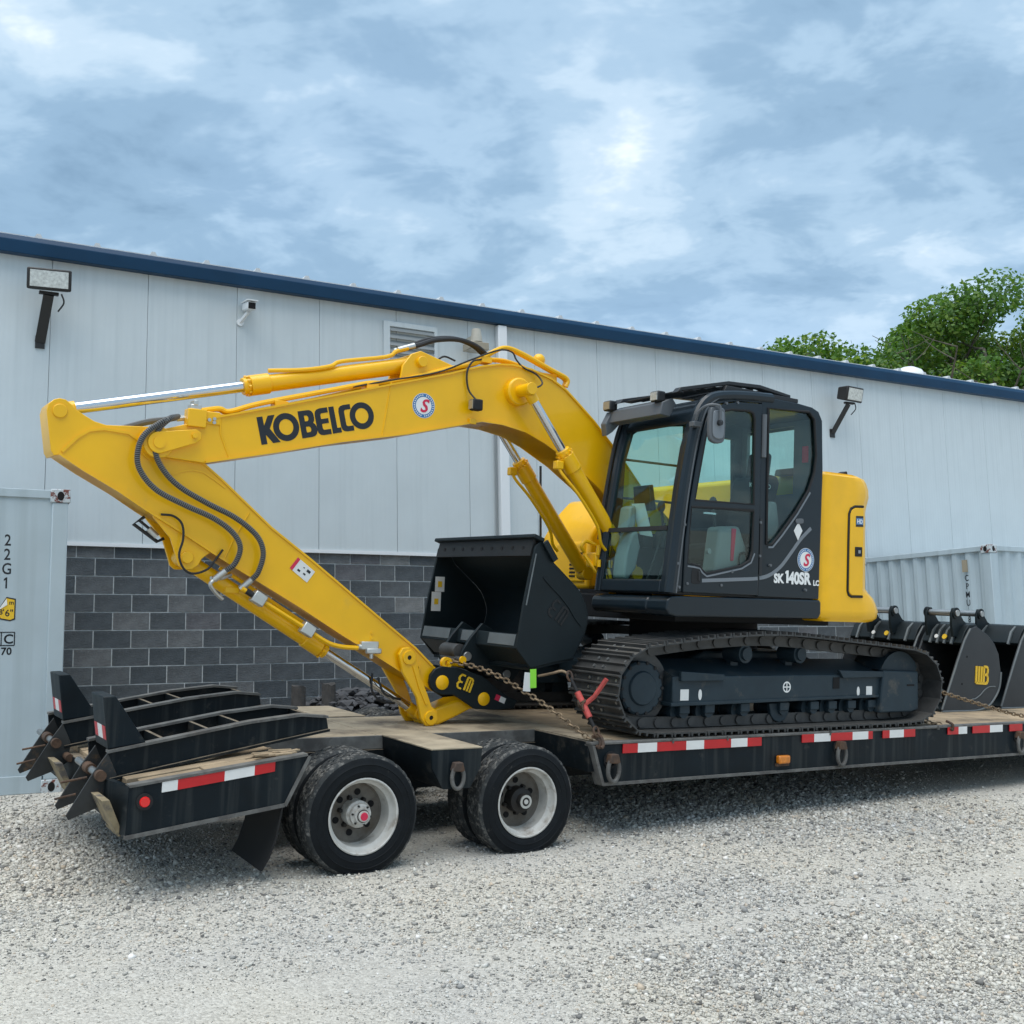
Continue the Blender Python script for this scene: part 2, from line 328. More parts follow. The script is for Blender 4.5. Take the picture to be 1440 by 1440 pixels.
# side outlines (x, z) in the trailer frame, metres
TR = {
 'boom': [(-1.125, 2.784), (-1.041, 2.808), (-0.937, 2.844), (-0.754, 2.915), (-0.245, 3.068), (0.669, 3.352), (1.098, 3.484), (1.251, 3.539), (1.4, 3.586), (1.552, 3.623), (1.688, 3.637), (1.862, 3.626), (2.07, 3.572), (2.218, 3.501), (2.355, 3.398), (2.524, 3.266), (2.69, 3.113), (2.867, 2.945), (3.073, 2.727), (3.407, 2.456), (3.603, 2.309), (3.642, 2.183), (3.503, 2.094), (3.296, 2.134), (2.886, 2.464), (2.57, 2.709), (2.303, 2.879), (2.023, 3.018), (1.83, 3.091), (1.602, 3.127), (1.408, 3.13), (1.163, 3.065), (0.75, 2.955), (0.209, 2.838), (-0.225, 2.725), (-0.784, 2.589), (-1.114, 2.606), (-1.183, 2.642), (-1.204, 2.688), (-1.18, 2.753)],
 'arm': [(-1.822, 2.836), (-1.812, 2.884), (-1.78, 2.916), (-1.748, 2.927), (-1.71, 2.922), (-1.674, 2.896), (-1.64, 2.863), (-1.585, 2.832), (-1.525, 2.801), (-1.447, 2.784), (-1.296, 2.796), (-1.147, 2.806), (-1.0, 2.764), (-0.913, 2.684), (-0.846, 2.642), (-0.648, 2.496), (-0.267, 2.182), (0.054, 1.963), (0.582, 1.583), (0.931, 1.335), (1.086, 1.199), (1.184, 1.128), (1.212, 1.062), (1.178, 0.996), (1.09, 0.997), (0.975, 1.064), (0.819, 1.141), (0.562, 1.285), (0.319, 1.414), (-0.02, 1.61), (-0.296, 1.759), (-0.51, 1.871), (-0.698, 1.976), (-0.887, 2.086), (-1.159, 2.235), (-1.342, 2.345), (-1.575, 2.466), (-1.731, 2.558), (-1.76, 2.551), (-1.78, 2.581)],
 'armbr': [(-1.105, 2.201), (-0.976, 2.059), (-0.936, 1.949), (-0.912, 1.877), (-0.877, 1.85), (-0.818, 1.852), (-0.776, 1.884), (-0.754, 1.929), (-0.725, 1.955), (-0.682, 1.982)],
 'buck': [(1.628, 2.183), (1.753, 2.005), (1.863, 1.917), (1.968, 1.834), (2.024, 1.775), (2.061, 1.71), (2.087, 1.634), (2.084, 1.568), (2.063, 1.49), (2.024, 1.419), (1.963, 1.293), (1.766, 1.26), (1.572, 1.22), (1.44, 1.366), (1.489, 1.694), (1.56, 2.05), (1.578, 2.137)],
 'rockout': [(0.767, 1.282), (0.8, 1.331), (0.854, 1.336), (0.905, 1.293), (0.957, 1.121), (1.025, 0.985), (1.067, 0.887), (1.118, 0.848), (1.122, 0.777), (1.087, 0.735), (1.025, 0.737), (0.979, 0.797), (0.934, 0.959), (0.804, 1.148)],
 'hlink': [(1.039, 0.826), (1.143, 0.861), (1.318, 0.924), (1.525, 0.943), (1.644, 0.958), (1.693, 0.912), (1.648, 0.867), (1.451, 0.849), (1.324, 0.791), (1.15, 0.724), (1.062, 0.733)],
 'coup': [(1.035, 1.068), (1.044, 1.127), (1.079, 1.17), (1.141, 1.192), (1.204, 1.186), (1.293, 1.175), (1.509, 1.113), (1.742, 0.954), (1.845, 0.918), (1.807, 0.856), (1.66, 0.848), (1.45, 0.859), (1.324, 0.933), (1.252, 0.972), (1.151, 0.974), (1.082, 0.997), (1.049, 1.03)],
}
# ------------------------------------------------------------------ frames (metres)
# trailer frame: x towards the drawbar, y away from the photographer, z up; the yard rises to the building
TO = Vector((-.97926, 7.16834, .0010))
TM = ((.842297, .538671, -.019197), (-.535942, .840763, .076705), (.057459, -.054320, .996869))
FT = frame_matrix(TO, TM)
# building frame: x along the wall, y away, z from the yard datum
BX = (.870204, .492691, 0); BY = (-.492691, .870204, 0)
FB = frame_matrix((-4.8906, 12.4097, 0), (BX, BY, (0,0,1)))
NH = Vector((-.53870, .84250))            # horizontal normal of the trailer side
def ground_h(x, y):
    d = (x-TO.x)*NH.x+(y-TO.y)*NH.y
    d = np.asarray(d, float); s = np.clip(d, -14, 3.4)
    return .0767*s - .004

# ================================================================== ground
def make_ground():
    xs = np.unique(np.concatenate([np.linspace(-400,-30,14), np.linspace(-30,-8,12), np.linspace(-8,12,90), np.linspace(12,40,16), np.linspace(40,400,14)]))
    ys = np.unique(np.concatenate([np.linspace(-300,-20,10), np.linspace(-20,1,10), np.linspace(1,13,70), np.linspace(13,40,24), np.linspace(40,700,18)]))
    X, Y = np.meshgrid(xs, ys); Z = ground_h(X, Y)
    und = .012*np.sin(X*1.7+.4)*np.sin(Y*1.3)+.008*np.sin(X*3.1+Y*2.3)+.006*np.sin(X*5.3-Y*4.1)
    d = (X-TO.x)*NH.x+(Y-TO.y)*NH.y
    fade = np.clip((-.35-d)/1.2, 0, 1); Z = Z+und*fade
    nx, ny = len(xs), len(ys); V = np.stack([X.ravel(), Y.ravel(), Z.ravel()], 1)
    F = [(j*nx+i, j*nx+i+1, (j+1)*nx+i+1, (j+1)*nx+i) for j in range(ny-1) for i in range(nx-1)]
    me = bpy.data.meshes.new('ground'); me.from_pydata(V.tolist(), [], F); me.shade_smooth()
    m = bpy.data.materials.new('crushed_stone_bed'); m.use_nodes = True; t = m.node_tree; b = t.nodes['Principled BSDF']; nn = t.nodes.new; lk = t.links.new
    b.inputs['Roughness'].default_value = .95; b.inputs['Specular IOR Level'].default_value = .2
    g = nn('ShaderNodeTexCoord').outputs['Object']
    vo = nn('ShaderNodeTexVoronoi'); vo.inputs['Scale'].default_value = 80; lk(g, vo.inputs['Vector'])
    vs = nn('ShaderNodeTexVoronoi'); vs.inputs['Scale'].default_value = 130; lk(g, vs.inputs['Vector'])
    hs = nn('ShaderNodeSeparateColor'); lk(vo.outputs['Color'], hs.inputs[0])
    r = nn('ShaderNodeValToRGB'); r.color_ramp.elements[0].color = (.41,.393,.352,1); r.color_ramp.elements[1].color = (.62,.598,.54,1); lk(hs.outputs[0], r.inputs[0])
    n = nn('ShaderNodeTexNoise'); n.inputs['Scale'].default_value = .55; n.inputs['Detail'].default_value = 6; n.inputs['Roughness'].default_value = .6; lk(g, n.inputs['Vector'])
    r2 = nn('ShaderNodeValToRGB'); r2.color_ramp.elements[0].position = .38; r2.color_ramp.elements[0].color = (.93,.93,.94,1); r2.color_ramp.elements[1].position = .64; r2.color_ramp.elements[1].color = (1.03,1.01,.97,1); lk(n.outputs['Fac'], r2.inputs[0])
    mm = nn('ShaderNodeMix'); mm.data_type = 'RGBA'; mm.blend_type = 'MULTIPLY'; mm.inputs[0].default_value = 1; lk(r.outputs[0], mm.inputs[6]); lk(r2.outputs[0], mm.inputs[7]); lk(mm.outputs[2], b.inputs['Base Color'])
    sub = nn('ShaderNodeMath'); sub.operation = 'ADD'; lk(vo.outputs['Distance'], sub.inputs[0]); lk(vs.outputs['Distance'], sub.inputs[1])
    bp = nn('ShaderNodeBump'); bp.invert = True; bp.inputs['Strength'].default_value = .6; bp.inputs['Distance'].default_value = .010; lk(sub.outputs[0], bp.inputs['Height']); lk(bp.outputs[0], b.inputs['Normal'])
    me.materials.append(m); o = bpy.data.objects.new('ground', me); col.objects.link(o); tag(o, kind='structure'); return o
make_ground()

def make_gravel(n):
    """loose crushed stone: one mesh of many angular pieces, denser and finer close to where one stands"""
    bv = np.array([(1,0,0),(-1,0,0),(0,1,0),(0,-1,0),(0,0,1),(0,0,-1)], float); bf = np.array([(0,2,4),(2,1,4),(1,3,4),(3,0,4),(2,0,5),(1,2,5),(3,1,5),(0,3,5)])
    shapes = [(bv+rng.uniform(-.38, .38, (6, 3)))*rng.uniform(.65, 1.25, (1, 3)) for _ in range(9)]
    P = []
    while len(P) < n:
        x = rng.uniform(-7, 13, 4000); y = rng.uniform(2.2, 15, 4000); d = np.hypot(x, y)
        ok = (np.abs(x) < .55*y+.6) & (rng.uniform(0, 1, 4000) < np.minimum(1, (4.6/d)**1.7))
        dd = (x-TO.x)*NH.x+(y-TO.y)*NH.y; ok &= dd < 3.6
        pa = np.sin(x*.9+.7*np.sin(y*.8))+np.sin(y*1.3+x*.5); rut = sum(np.exp(-((dd+.25*np.sin(x*.35)-c)/.16)**2) for c in (-1.75, -3.35)); ok &= rng.uniform(0, 1, 4000) < np.clip(.62+.30*pa, .22, 1)*(1-.7*np.minimum(rut, 1))
        P += list(zip(x[ok], y[ok]))
    P = np.array(P[:n]); d = np.hypot(P[:, 0], P[:, 1])
    pat = np.sin(P[:, 0]*.9+.7*np.sin(P[:, 1]*.8))+np.sin(P[:, 1]*1.3+P[:, 0]*.5)      # where the stone lies coarse or fine
    size = np.exp(rng.normal(0, .42, n))*.0050*(1+.20*pat)*np.clip(d/5.5, .85, 1.7)
    size = np.clip(size, .0035, .024)
    V = np.empty((n, 6, 3), np.float32); q = rng.normal(size=(n, 4)); q /= np.linalg.norm(q, axis=1, keepdims=True)
    a, b, c, e = q.T
    Rm = np.stack([np.stack([1-2*(c*c+e*e), 2*(b*c-a*e), 2*(b*e+a*c)], 1), np.stack([2*(b*c+a*e), 1-2*(b*b+e*e), 2*(c*e-a*b)], 1), np.stack([2*(b*e-a*c), 2*(c*e+a*b), 1-2*(b*b+c*c)], 1)], 1)
    idx = rng.integers(0, 9, n)
    for k in range(9):
        s = idx == k; V[s] = np.einsum('nij,vj->nvi', Rm[s], shapes[k])*size[s, None, None]
    V[:, :, 2] *= .75
    V[:, :, 0] += P[:, 0, None]; V[:, :, 1] += P[:, 1, None]
    X, Y = P[:, 0], P[:, 1]; und = .012*np.sin(X*1.7+.4)*np.sin(Y*1.3)+.008*np.sin(X*3.1+Y*2.3)+.006*np.sin(X*5.3-Y*4.1)
    dd = (X-TO.x)*NH.x+(Y-TO.y)*NH.y
    V[:, :, 2] += (ground_h(X, Y)+und*np.clip((-.35-dd)/1.2, 0, 1)+size*.25)[:, None]
    F = (bf[None]+6*np.arange(n)[:, None, None]).reshape(-1, 3)
    me = bpy.data.meshes.new('gravel'); me.vertices.add(n*6); me.vertices.foreach_set('co', V.ravel()); me.loops.add(len(F)*3); me.loops.foreach_set('vertex_index', F.ravel().astype(np.int32)); me.polygons.add(len(F)); me.polygons.foreach_set('loop_start', np.arange(0, len(F)*3, 3, dtype=np.int32))
    me.update(); at = me.attributes.new('stone', 'FLOAT', 'POINT'); at.data.foreach_set('value', np.repeat(rng.uniform(0, 1, n), 6).astype(np.float32))
    m = bpy.data.materials.new('limestone_chips'); m.use_nodes = True; t = m.node_tree; b_ = t.nodes['Principled BSDF']; b_.inputs['Roughness'].default_value = .9; b_.inputs['Specular IOR Level'].default_value = .25
    an = t.nodes.new('ShaderNodeAttribute'); an.attribute_name = 'stone'; r = t.nodes.new('ShaderNodeValToRGB'); r.color_ramp.interpolation = 'LINEAR'
    st = [(0, (.13,.127,.123)), (.14, (.30,.295,.28)), (.42, (.47,.457,.42)), (.64, (.55,.533,.48)), (.88, (.67,.653,.605)), (.95, (.50,.42,.33)), (1, (.78,.77,.75))]
    while len(r.color_ramp.elements) < len(st): r.color_ramp.elements.new(.5)
    for e_, (p_, c_) in zip(r.color_ramp.elements, st): e_.position = p_; e_.color = (*c_, 1)
    t.links.new(an.outputs['Fac'], r.inputs[0]); 
    g = t.nodes.new('ShaderNodeTexCoord').outputs['Object']; nz = t.nodes.new('ShaderNodeTexNoise'); nz.inputs['Scale'].default_value = .55; nz.inputs['Detail'].default_value = 3; t.links.new(g, nz.inputs['Vector'])
    r2 = t.nodes.new('ShaderNodeValToRGB'); r2.color_ramp.elements[0].position = .38; r2.color_ramp.elements[0].color = (.94,.945,.955,1); r2.color_ramp.elements[1].position = .64; r2.color_ramp.elements[1].color = (1.04,1.015,.97,1); t.links.new(nz.outputs['Fac'], r2.inputs[0])
    mm = t.nodes.new('ShaderNodeMix'); mm.data_type = 'RGBA'; mm.blend_type = 'MULTIPLY'; mm.inputs[0].default_value = 1; t.links.new(r.outputs[0], mm.inputs[6]); t.links.new(r2.outputs[0], mm.inputs[7]); t.links.new(mm.outputs[2], b_.inputs['Base Color'])
    me.materials.append(m); o = bpy.data.objects.new('gravel', me); col.objects.link(o); tag(o, 'loose grey and tan crushed stone spread over the yard', 'gravel', kind='stuff')
make_gravel(200000)

# ================================================================== building
bld = thing('warehouse', 'long pale grey metal clad warehouse with blue eave trim and dark block base', 'building', FB, (0, 0, .1))
ZL1 = 1.379+1.33                       # z of course line 0
def zc(j): return ZL1-j*.2032
CL_B, CL_T = 2.645, 5.90               # cladding bottom and top
XW0, XW1 = -6.4, 26.0
# masonry base: mortar core with every block in view laid as its own piece
core = MB().box(XW0, XW1, -.016, .25, .05, CL_B+.1).build('block_wall', M['mortar'], bld)
blk_me = []
for k in range(6):
    bw, bh = .4064/2-.0062, .2032/2-.0062
    mb = MB(); mb.box(-bw, bw, -.022, .02, -bh, bh); blk_me.append(mb.mesh('block', BLK[k]))
rest = MB(); cnt = 0
for j in range(0, 14):
    zmid = zc(j)-.1016
    if zmid-.11 < .05: continue
    for i in range(-16, 64):
        xc = (i+.5*(j % 2)+.5)*.4064
        if xc < XW0+.25 or xc > XW1-.25: continue
        seen = (-2 <= i <= 13 and j <= 10) or (18 <= i <= 33 and 2 <= j <= 7)
        if seen:
            k = rnd.choices(range(6), (4, 4, 2, 3, 1 if i > 6 else .3, 2))[0]
            o = bpy.data.objects.new('block', blk_me[k]); col.objects.link(o); o.parent = core
            o.location = Vector((xc, rnd.uniform(-.003, .003), zmid))-Vector(OFF[bld.name]); cnt += 1
        else:
            rest.box(xc-.197, xc+.197, -.022, .02, zmid-.0966, zmid+.0966)
tag(rest.build('block_course', BLK[1], core), kind='stuff')
# insulated metal panels
pan = MB(); hw = 1.0595/2-.0022
pan.box(-hw, hw, -.06, .09, CL_B, CL_T)
pme = pan.mesh('wall_panel', M['panel'])
x = -.356+1.0595/2-6*1.0595
while x < XW1-.5:
    o = bpy.data.objects.new('wall_panel', pme); col.objects.link(o); o.parent = bld; o.location = Vector((x, 0, 0))-Vector(OFF[bld.name])+Vector((0,0,0))
    m_ = o.modifiers.new('bevel', 'BEVEL'); m_.width = .003; m_.segments = 2; m_.limit_method = 'ANGLE'
    x += 1.0595
MB().box(XW0, XW1, -.03, .2, CL_B+.02, CL_T).build('panel_backing', M['mortar'], bld)
MB().prism([(-.075, CL_B-.012), (-.075, CL_B+.03), (-.0615, CL_B+.03), (-.0615, CL_B-.004), (.0, CL_B-.004), (.0, CL_B-.012)], XW0, XW1, 'x').build('base_flashing', M['flash'], bld)
# eave trim: sloped gutter face with a paler top return
MB().prism([(-.061, CL_T-.02), (-.19, CL_T-.03), (-.215, CL_T+.11), (-.185, CL_T+.175), (-.12, CL_T+.182), (.1, CL_T+.185), (.1, CL_T-.02)], XW0, XW1, 'x').build('eave_trim', M['blue'], bld, bev=.008)
rib = MB(); 
roof = MB().prism([(-.10, CL_T+.187), (8.0, CL_T+.60), (8.0, CL_T+.66), (-.10, CL_T+.215)], XW0, XW1, 'x').build('roof', M['roofm'], bld)
rm = MB(); rm.add([(-.055,-.13,.18),(-.02,-.13,.245),(.02,-.13,.245),(.055,-.13,.18),(-.055,8,.64),(-.02,8,.705),(.02,8,.705),(.055,8,.64)], [(0,1,2,3),(7,6,5,4),(0,4,5,1),(1,5,6,2),(2,6,7,3),(3,7,4,0)])
rme = rm.mesh('roof_rib', M['roofm'])
for i in range(44):
    o = bpy.data.objects.new('roof_rib', rme); col.objects.link(o); o.parent = roof; o.location = Vector((-4.3+i*.63, 0, CL_T))-Vector(OFF[bld.name])
MB().lathe([(.0, .30), (.12, .285), (.24, .22), (.30, .11), (.31, 0), (.33, -.12)], (14.35, .55, CL_T+.24), (0,0,1), 24).build('roof_vent', M['flash'], bld)
# louvred vent
vf = MB(); vx0, vx1, vz0, vz1 = 3.69, 4.47, 5.12, 5.72
vf.prism([(vx0, vz0), (vx1, vz0), (vx1, vz1), (vx0, vz1)], -.10, -.058, 'y', holes=[[(vx0+.09, vz0+.06), (vx1-.05, vz0+.06), (vx1-.05, vz1-.07), (vx0+.09, vz1-.07)]])
vent = vf.build('louvre_vent', M['panel'], bld, bev=.006)
MB().box(vx0+.09, vx1-.05, -.059, -.056, vz0+.06, vz1-.07).build('vent_back', M['dark'], vent)
lz = vz0+.075
while lz < vz1-.12:
    MB().add([(vx0+.09,-.105,lz),(vx1-.05,-.105,lz),(vx1-.05,-.065,lz+.075),(vx0+.09,-.065,lz+.075),(vx0+.09,-.11,lz),(vx1-.05,-.11,lz),(vx1-.05,-.07,lz+.078),(vx0+.09,-.07,lz+.078)], [(0,1,2,3),(7,6,5,4),(0,4,5,1),(1,5,6,2),(2,6,7,3),(3,7,4,0)]).build('louvre', M['lgrey'], vent); lz += .098
MB().box(5.365, 5.505, -.165, -.063, .25, CL_T-.04).build('downspout', M['flash'], bld, bev=.012)
MB().cyl((5.33, -.09, .4), (5.33, -.09, 4.6), .012, n=8).build('conduit', M['lgrey'], bld)

def flood(x, z, yaw, tilt, w_, h_, arm_dx, arm_len, label, face='lamp', arm_w=.075, name='flood_light'):
    """box floodlight on a flat bracket arm fixed to the wall"""
    t = thing(name, label, 'light', FB, (x+arm_dx, -.062, z-arm_len), 'flood lights on the warehouse wall')
    c = Vector((x, -.40, z)); Rm = Matrix.Rotation(yaw, 3, 'Z') @ Matrix.Rotation(tilt, 3, 'X')
    def L(p): return c+Rm @ Vector(p)
    h = MB(); a, b_, d = w_/2, h_/2, .11
    pts = [(-a,-d,-b_),(a,-d,-b_),(a,-d,b_),(-a,-d,b_),(-a*.86,d,-b_*.8),(a*.86,d,-b_*.8),(a*.86,d,b_*.75),(-a*.86,d,b_*.75)]
    h.add([L(p) for p in pts], [(0,1,2,3),(7,6,5,4),(0,4,5,1),(1,5,6,2),(2,6,7,3),(3,7,4,0)]); hs = h.build('housing', M['bronze'], t, bev=.018)
    g = MB(); q = [(-a+.035,-d-.004,-b_+.03),(a-.035,-d-.004,-b_+.03),(a-.035,-d-.004,b_-.03),(-a+.035,-d-.004,b_-.03)]
    q2 = [(k[0], -d-.010, k[2]) for k in q]; g.add([L(p) for p in q+q2], [(0,1,2,3),(7,6,5,4),(0,4,5,1),(1,5,6,2),(2,6,7,3),(3,7,4,0)]); g.build('lens', M[face], t)
    br = MB(); br.beam((x+arm_dx, -.075, z-arm_len), (x, -.36, z-b_-.035), arm_w, .03, (0,-1,.3)); br.build('bracket_arm', M['bronze'], t)
    MB().beam((x-.10, -.38, z-b_-.02), (x+.10, -.38, z-b_-.02), .05, .03).build('yoke', M['bronze'], t)
    MB().box(x+arm_dx-.05, x+arm_dx+.05, -.08, -.061, z-arm_len-.07, z-arm_len+.07).build('wall_plate', M['bronze'], t)
    MB().tube(spl([(x+.13,-.38,z-b_-.01),(x+.16,-.36,z-b_-.10),(x+.11,-.30,z-b_-.19)], 5), .009, 6).build('cable', M['hose'], t)
    return t
flood(-.42, 5.53, R(-8), R(10), .46, .24, -.04, .62, 'wide dark floodlight on a straight bracket above the left container', arm_w=.11)
flood(11.80, 5.47, R(6), R(14), .42, .25, -.10, .60, 'dark floodlight on an angled arm high on the wall behind the counterweight', arm_w=.075)
t = thing('wall_light', 'small cream wall light on the warehouse beside the downspout', 'light', FB, (4.95, -.062, 5.6))
MB().cyl((4.95, -.30, 5.52), (4.95, -.30, 5.70), .085, .06, 16).build('housing', M['cream'], t)
MB().box(4.80, 5.08, -.42, -.18, 5.40, 5.50).build('shade', M['lampw'], t, bev=.01)
MB().box(4.90, 5.0, -.30, -.061, 5.56, 5.62).build('arm', M['cream'], t)
t = thing('security_camera', 'small white security camera on the metal wall above the boom', 'camera', FB, (1.80, -.062, 5.42))
MB().beam((1.80,-.068,5.44), (1.86,-.22,5.54), .035, .035).build('bracket', M['flash'], t)
hb = MB().beam((1.86,-.12,5.62), (1.86,-.36,5.58), .11, .10).build('body', M['flash'], t, bev=.015)
MB().beam((1.86,-.362,5.578), (1.86,-.372,5.577), .085, .075).build('lens', M['dark'], t)
MB().beam((1.86,-.10,5.675), (1.86,-.40,5.637), .135, .012).build('hood', M['flash'], t)
MB().cyl((1.80,-.062,5.44), (1.80,-.085,5.44), .045, n=14).build('mount', M['flash'], t)

# ================================================================== shipping containers
def container(base, ang, Lx, label, front_marks, dims=(2.438, 2.591), flat=0, dep=.036):
    W, Hh = dims
    c, s = math.cos(ang), math.sin(ang)
    F = frame_matrix(base, ((c, s, 0), (-s, c, 0), (0, 0, 1)))
    t = thing('shipping_container', label, 'container', F, (0, 0, 0), 'pale grey shipping containers')
    # x: along the long side, y: depth away, z up ; corner at (0,0,0), body runs along +x*Lx (Lx may be negative)
    x0, x1 = (0, Lx) if Lx > 0 else (Lx, 0)
    for px in (x0, x1-.15):
        for py in (0, W-.15):
            MB().box(px+.01, px+.14, py+.004, py+.146, .118, Hh-.118).build('corner_post', M['cont'], t, bev=.008)
            for z0 in (0, Hh-.118):
                cs = MB(); cs.box(px-.006, px+.172-.016, py-.006, py+.156, z0, z0+.118); o = cs.build('corner_casting', M['contrust'], t, bev=.008)
                fx = px+.075
                MB().prism([(fx+.032*math.cos(a)*.9, z0+.058+.04*math.sin(a)) for a in np.linspace(0, 2*math.pi, 14, endpoint=False)], py-.0075, py+.01).build('casting_hole', M['dark'], o)
                ex = px-.0075 if px == x0 else px+.1575
                MB().prism([(py+.075+.03*math.cos(a), z0+.058+.04*math.sin(a)) for a in np.linspace(0, 2*math.pi, 14, endpoint=False)], ex-.001, ex+.002, 'x').build('casting_hole', M['dark'], o)
    for z0, z1, yy in ((.01, .16, .012), (Hh-.085, Hh-.01, .012)):
        for py in (yy, W-.075):
            MB().box(x0+.15, x1-.15, py, py+.06, z0, z1).build('side_rail', M['cont'], t, bev=.006)
        for px in (x0+.012, x1-.072):
            MB().box(px, px+.06, .15, W-.15, z0, z1).build('end_rail', M['cont'], t, bev=.006)
    def corr(a0, a1, pitch, dep):
        pts = []; k = a0; f = pitch
        while k < a1-1e-6:
            for q, d in ((0, 0), (.26, 0), (.5, dep), (.76, dep), (1, 0)):
                if k+q*f <= a1: pts.append((k+q*f, d))
            k += f
        return pts+[(a1, 0)]
    for yb, sg in ((.03, 1), (W-.03, -1)):
        pr = corr(x0+.14, x1-.14-flat, .278, dep)+([(x1-.14, 0)] if flat else []); mb = MB(); n = len(pr)
        mb.add([(p, yb+sg*d, .15) for p, d in pr]+[(p, yb+sg*d, Hh-.08) for p, d in pr], [(i, i+1, i+1+n, i+n) for i in range(n-1)]); mb.build('side_wall', M['cont'], t, sharp=20)
    for xb, sg in ((x0+.03, 1), (x1-.03, -1)):
        pr = corr(.14, W-.14, .235, .045); mb = MB(); n = len(pr)
        mb.add([(xb+sg*d, p, .15) for p, d in pr]+[(xb+sg*d, p, Hh-.08) for p, d in pr], [(i, i+1, i+1+n, i+n) for i in range(n-1)]); mb.build('end_wall', M['cont'], t, sharp=20)
    MB().box(x0+.05, x1-.05, .05, W-.05, Hh-.04, Hh-.02).build('roof', M['cont'], t)
    MB().box(x0+.05, x1-.05, .05, W-.05, .10, .14).build('floor', M['cont'], t)
    front_marks(t); return t
def vtext(mb, s, x, z, size, gap, y=None, xplane=None, rev=1):
    for ch in s:
        vs, fs = text_mesh(ch, size, 0, .002, align='CENTER', sx=.8)
        if xplane is None: put2d(mb, vs, fs, (x, y, z), (1,0,0), (0,0,1), (0,0,0))
        else: put2d(mb, vs, fs, (xplane, x, z), (0,-1,0), (0,0,1), (0,0,0))
        z -= gap
def marks_left(t):
    mb = MB(); y = .0295
    vtext(mb, '22G1', -.48, 2.09, .135, .122, y=y); mb.build('painted_code', M['decal_k'], t)
    def K(x, z): return (-.41+(x+.205)*.66, 1.55+(z-1.33)*.70)
    def KP(l): return [K(*p) for p in l]
    st = MB().prism(KP([(-.40, 1.30), (-.36, 1.22), (-.25, 1.20), (-.205, 1.22), (-.205, 1.44), (-.30, 1.46)]), .0255, .0285).build('height_sticker', M['decal_y'], t)
    bd = MB(); bd.prism(KP([(-.408, 1.30), (-.365, 1.205), (-.25, 1.183), (-.190, 1.205), (-.190, 1.455), (-.30, 1.477)]), .0275, .0295).build('sticker_border', M['decal_k'], st)
    MB().prism(KP([(-.40, 1.31), (-.30, 1.455), (-.29, 1.38)]), .020, .0245).build('peeled_corner', M['decal_w'], st)
    mb = MB()
    for s_, xx, zz, sz in (('6"', -.315, 1.245, .115), ("8'", -.385, 1.265, .09), ('m', -.27, 1.385, .075)):
        vs, fs = text_mesh(s_, sz*.68, 0, .001); put2d(mb, vs, fs, (K(xx, zz)[0], .0245, K(xx, zz)[1]), (1,0,0), (0,0,1), (0,0,0))
    mb.build('sticker_print', M['decal_k'], st)
    mb = MB(); y = .0285
    def J(x, z): return (-.40+(x+.225)*.85, 1.30+(z-.99)*.85)
    for s_, xx, zz, sz in (('i', -.40, .945, .11), ('C', -.325, .945, .11), ('70', -.345, .835, .085)):
        vs, fs = text_mesh(s_, sz, 0, .002); put2d(mb, vs, fs, (J(xx, zz)[0], y, J(xx, zz)[1]), (1,0,0), (0,0,1), (0,0,0))
    for a, b_ in (((-.43, .925), (-.43, 1.055)), ((-.345, .925), (-.345, 1.055)), ((-.225, .925), (-.225, 1.055))): mb.box(J(*a)[0]-.004, J(*a)[0]+.004, y-.001, y+.001, J(*a)[1], J(*b_)[1])
    for z_ in (.925, 1.055): mb.box(J(-.43, z_)[0], J(-.225, z_)[0], y-.001, y+.001, J(0, z_)[1]-.004, J(0, z_)[1]+.004); mb.build('stencil_code', M['decal_k'], t)
def marks_right(t):
    mb = MB(); vtext(mb, 'CPMU 8', .44, 2.09, .125, .122, xplane=.0295); mb.build('painted_code', M['decal_k'], t)
    MB().box(.006, .028, .41, .49, 2.22, 2.40).build('data_plate', M['lampw'], t)
LC = Vector((-3.86, 9.62, 0)); LC.z = float(ground_h(LC.x, LC.y))-.01
container(LC, R(29.4), -6.058, 'pale grey container marked 22G1 standing beside the folded ramps', marks_left, flat=.55, dep=.02)
RC = Vector((6.90, 16.05, 0)); RC.z = .20
container(RC, R(31.5), 6.058, 'pale grey corrugated container marked CPMU behind the spare buckets', marks_right)
# ================================================================== trailer
DZ = .735                               # deck height
tr = thing('equipment_trailer', 'black tandem axle equipment trailer with wooden deck and folded rear ramps', 'trailer', FT, (0, 0, 0))
W = 2.59
def rail(y0, y1, sgn):
    """channel side rail: web, bottom flange, slanted rear end"""
    m = MB(); ys = (y0, y1)
    m.prism([(1.765, DZ-.02), (1.862, .43), (9.6, .43), (9.6, DZ-.02)], y0, y1, 'y')
    return m
r = rail(.012, .05, 1).build('side_rail', M['tpaint'], tr, bev=.004)
MB().box(1.75, 9.6, 0, .075, DZ-.019, DZ+.001).build('top_flange', M['edgeworn'], r, bev=.004)
MB().add([(1.862,-.004,.425),(9.6,-.004,.425),(9.6,.09,.425),(1.85,.09,.425),(1.858,-.004,.445),(9.6,-.004,.445),(9.6,.09,.455),(1.85,.09,.455)], [(0,1,2,3),(7,6,5,4),(0,4,5,1),(1,5,6,2),(2,6,7,3),(3,7,4,0)]).build('bottom_flange', M['edgeworn'], r)
MB().prism([(1.752, DZ-.02), (1.775, DZ-.02), (1.875, .43), (1.85, .43)], -.006, .09).build('end_strip', M['edgeworn'], r)
r2 = rail(W-.05, W-.012, -1).build('side_rail', M['tpaint'], tr, bev=.004)
MB().box(1.75, 9.6, W-.075, W, DZ-.019, DZ+.001).build('top_flange', M['edgeworn'], r2)
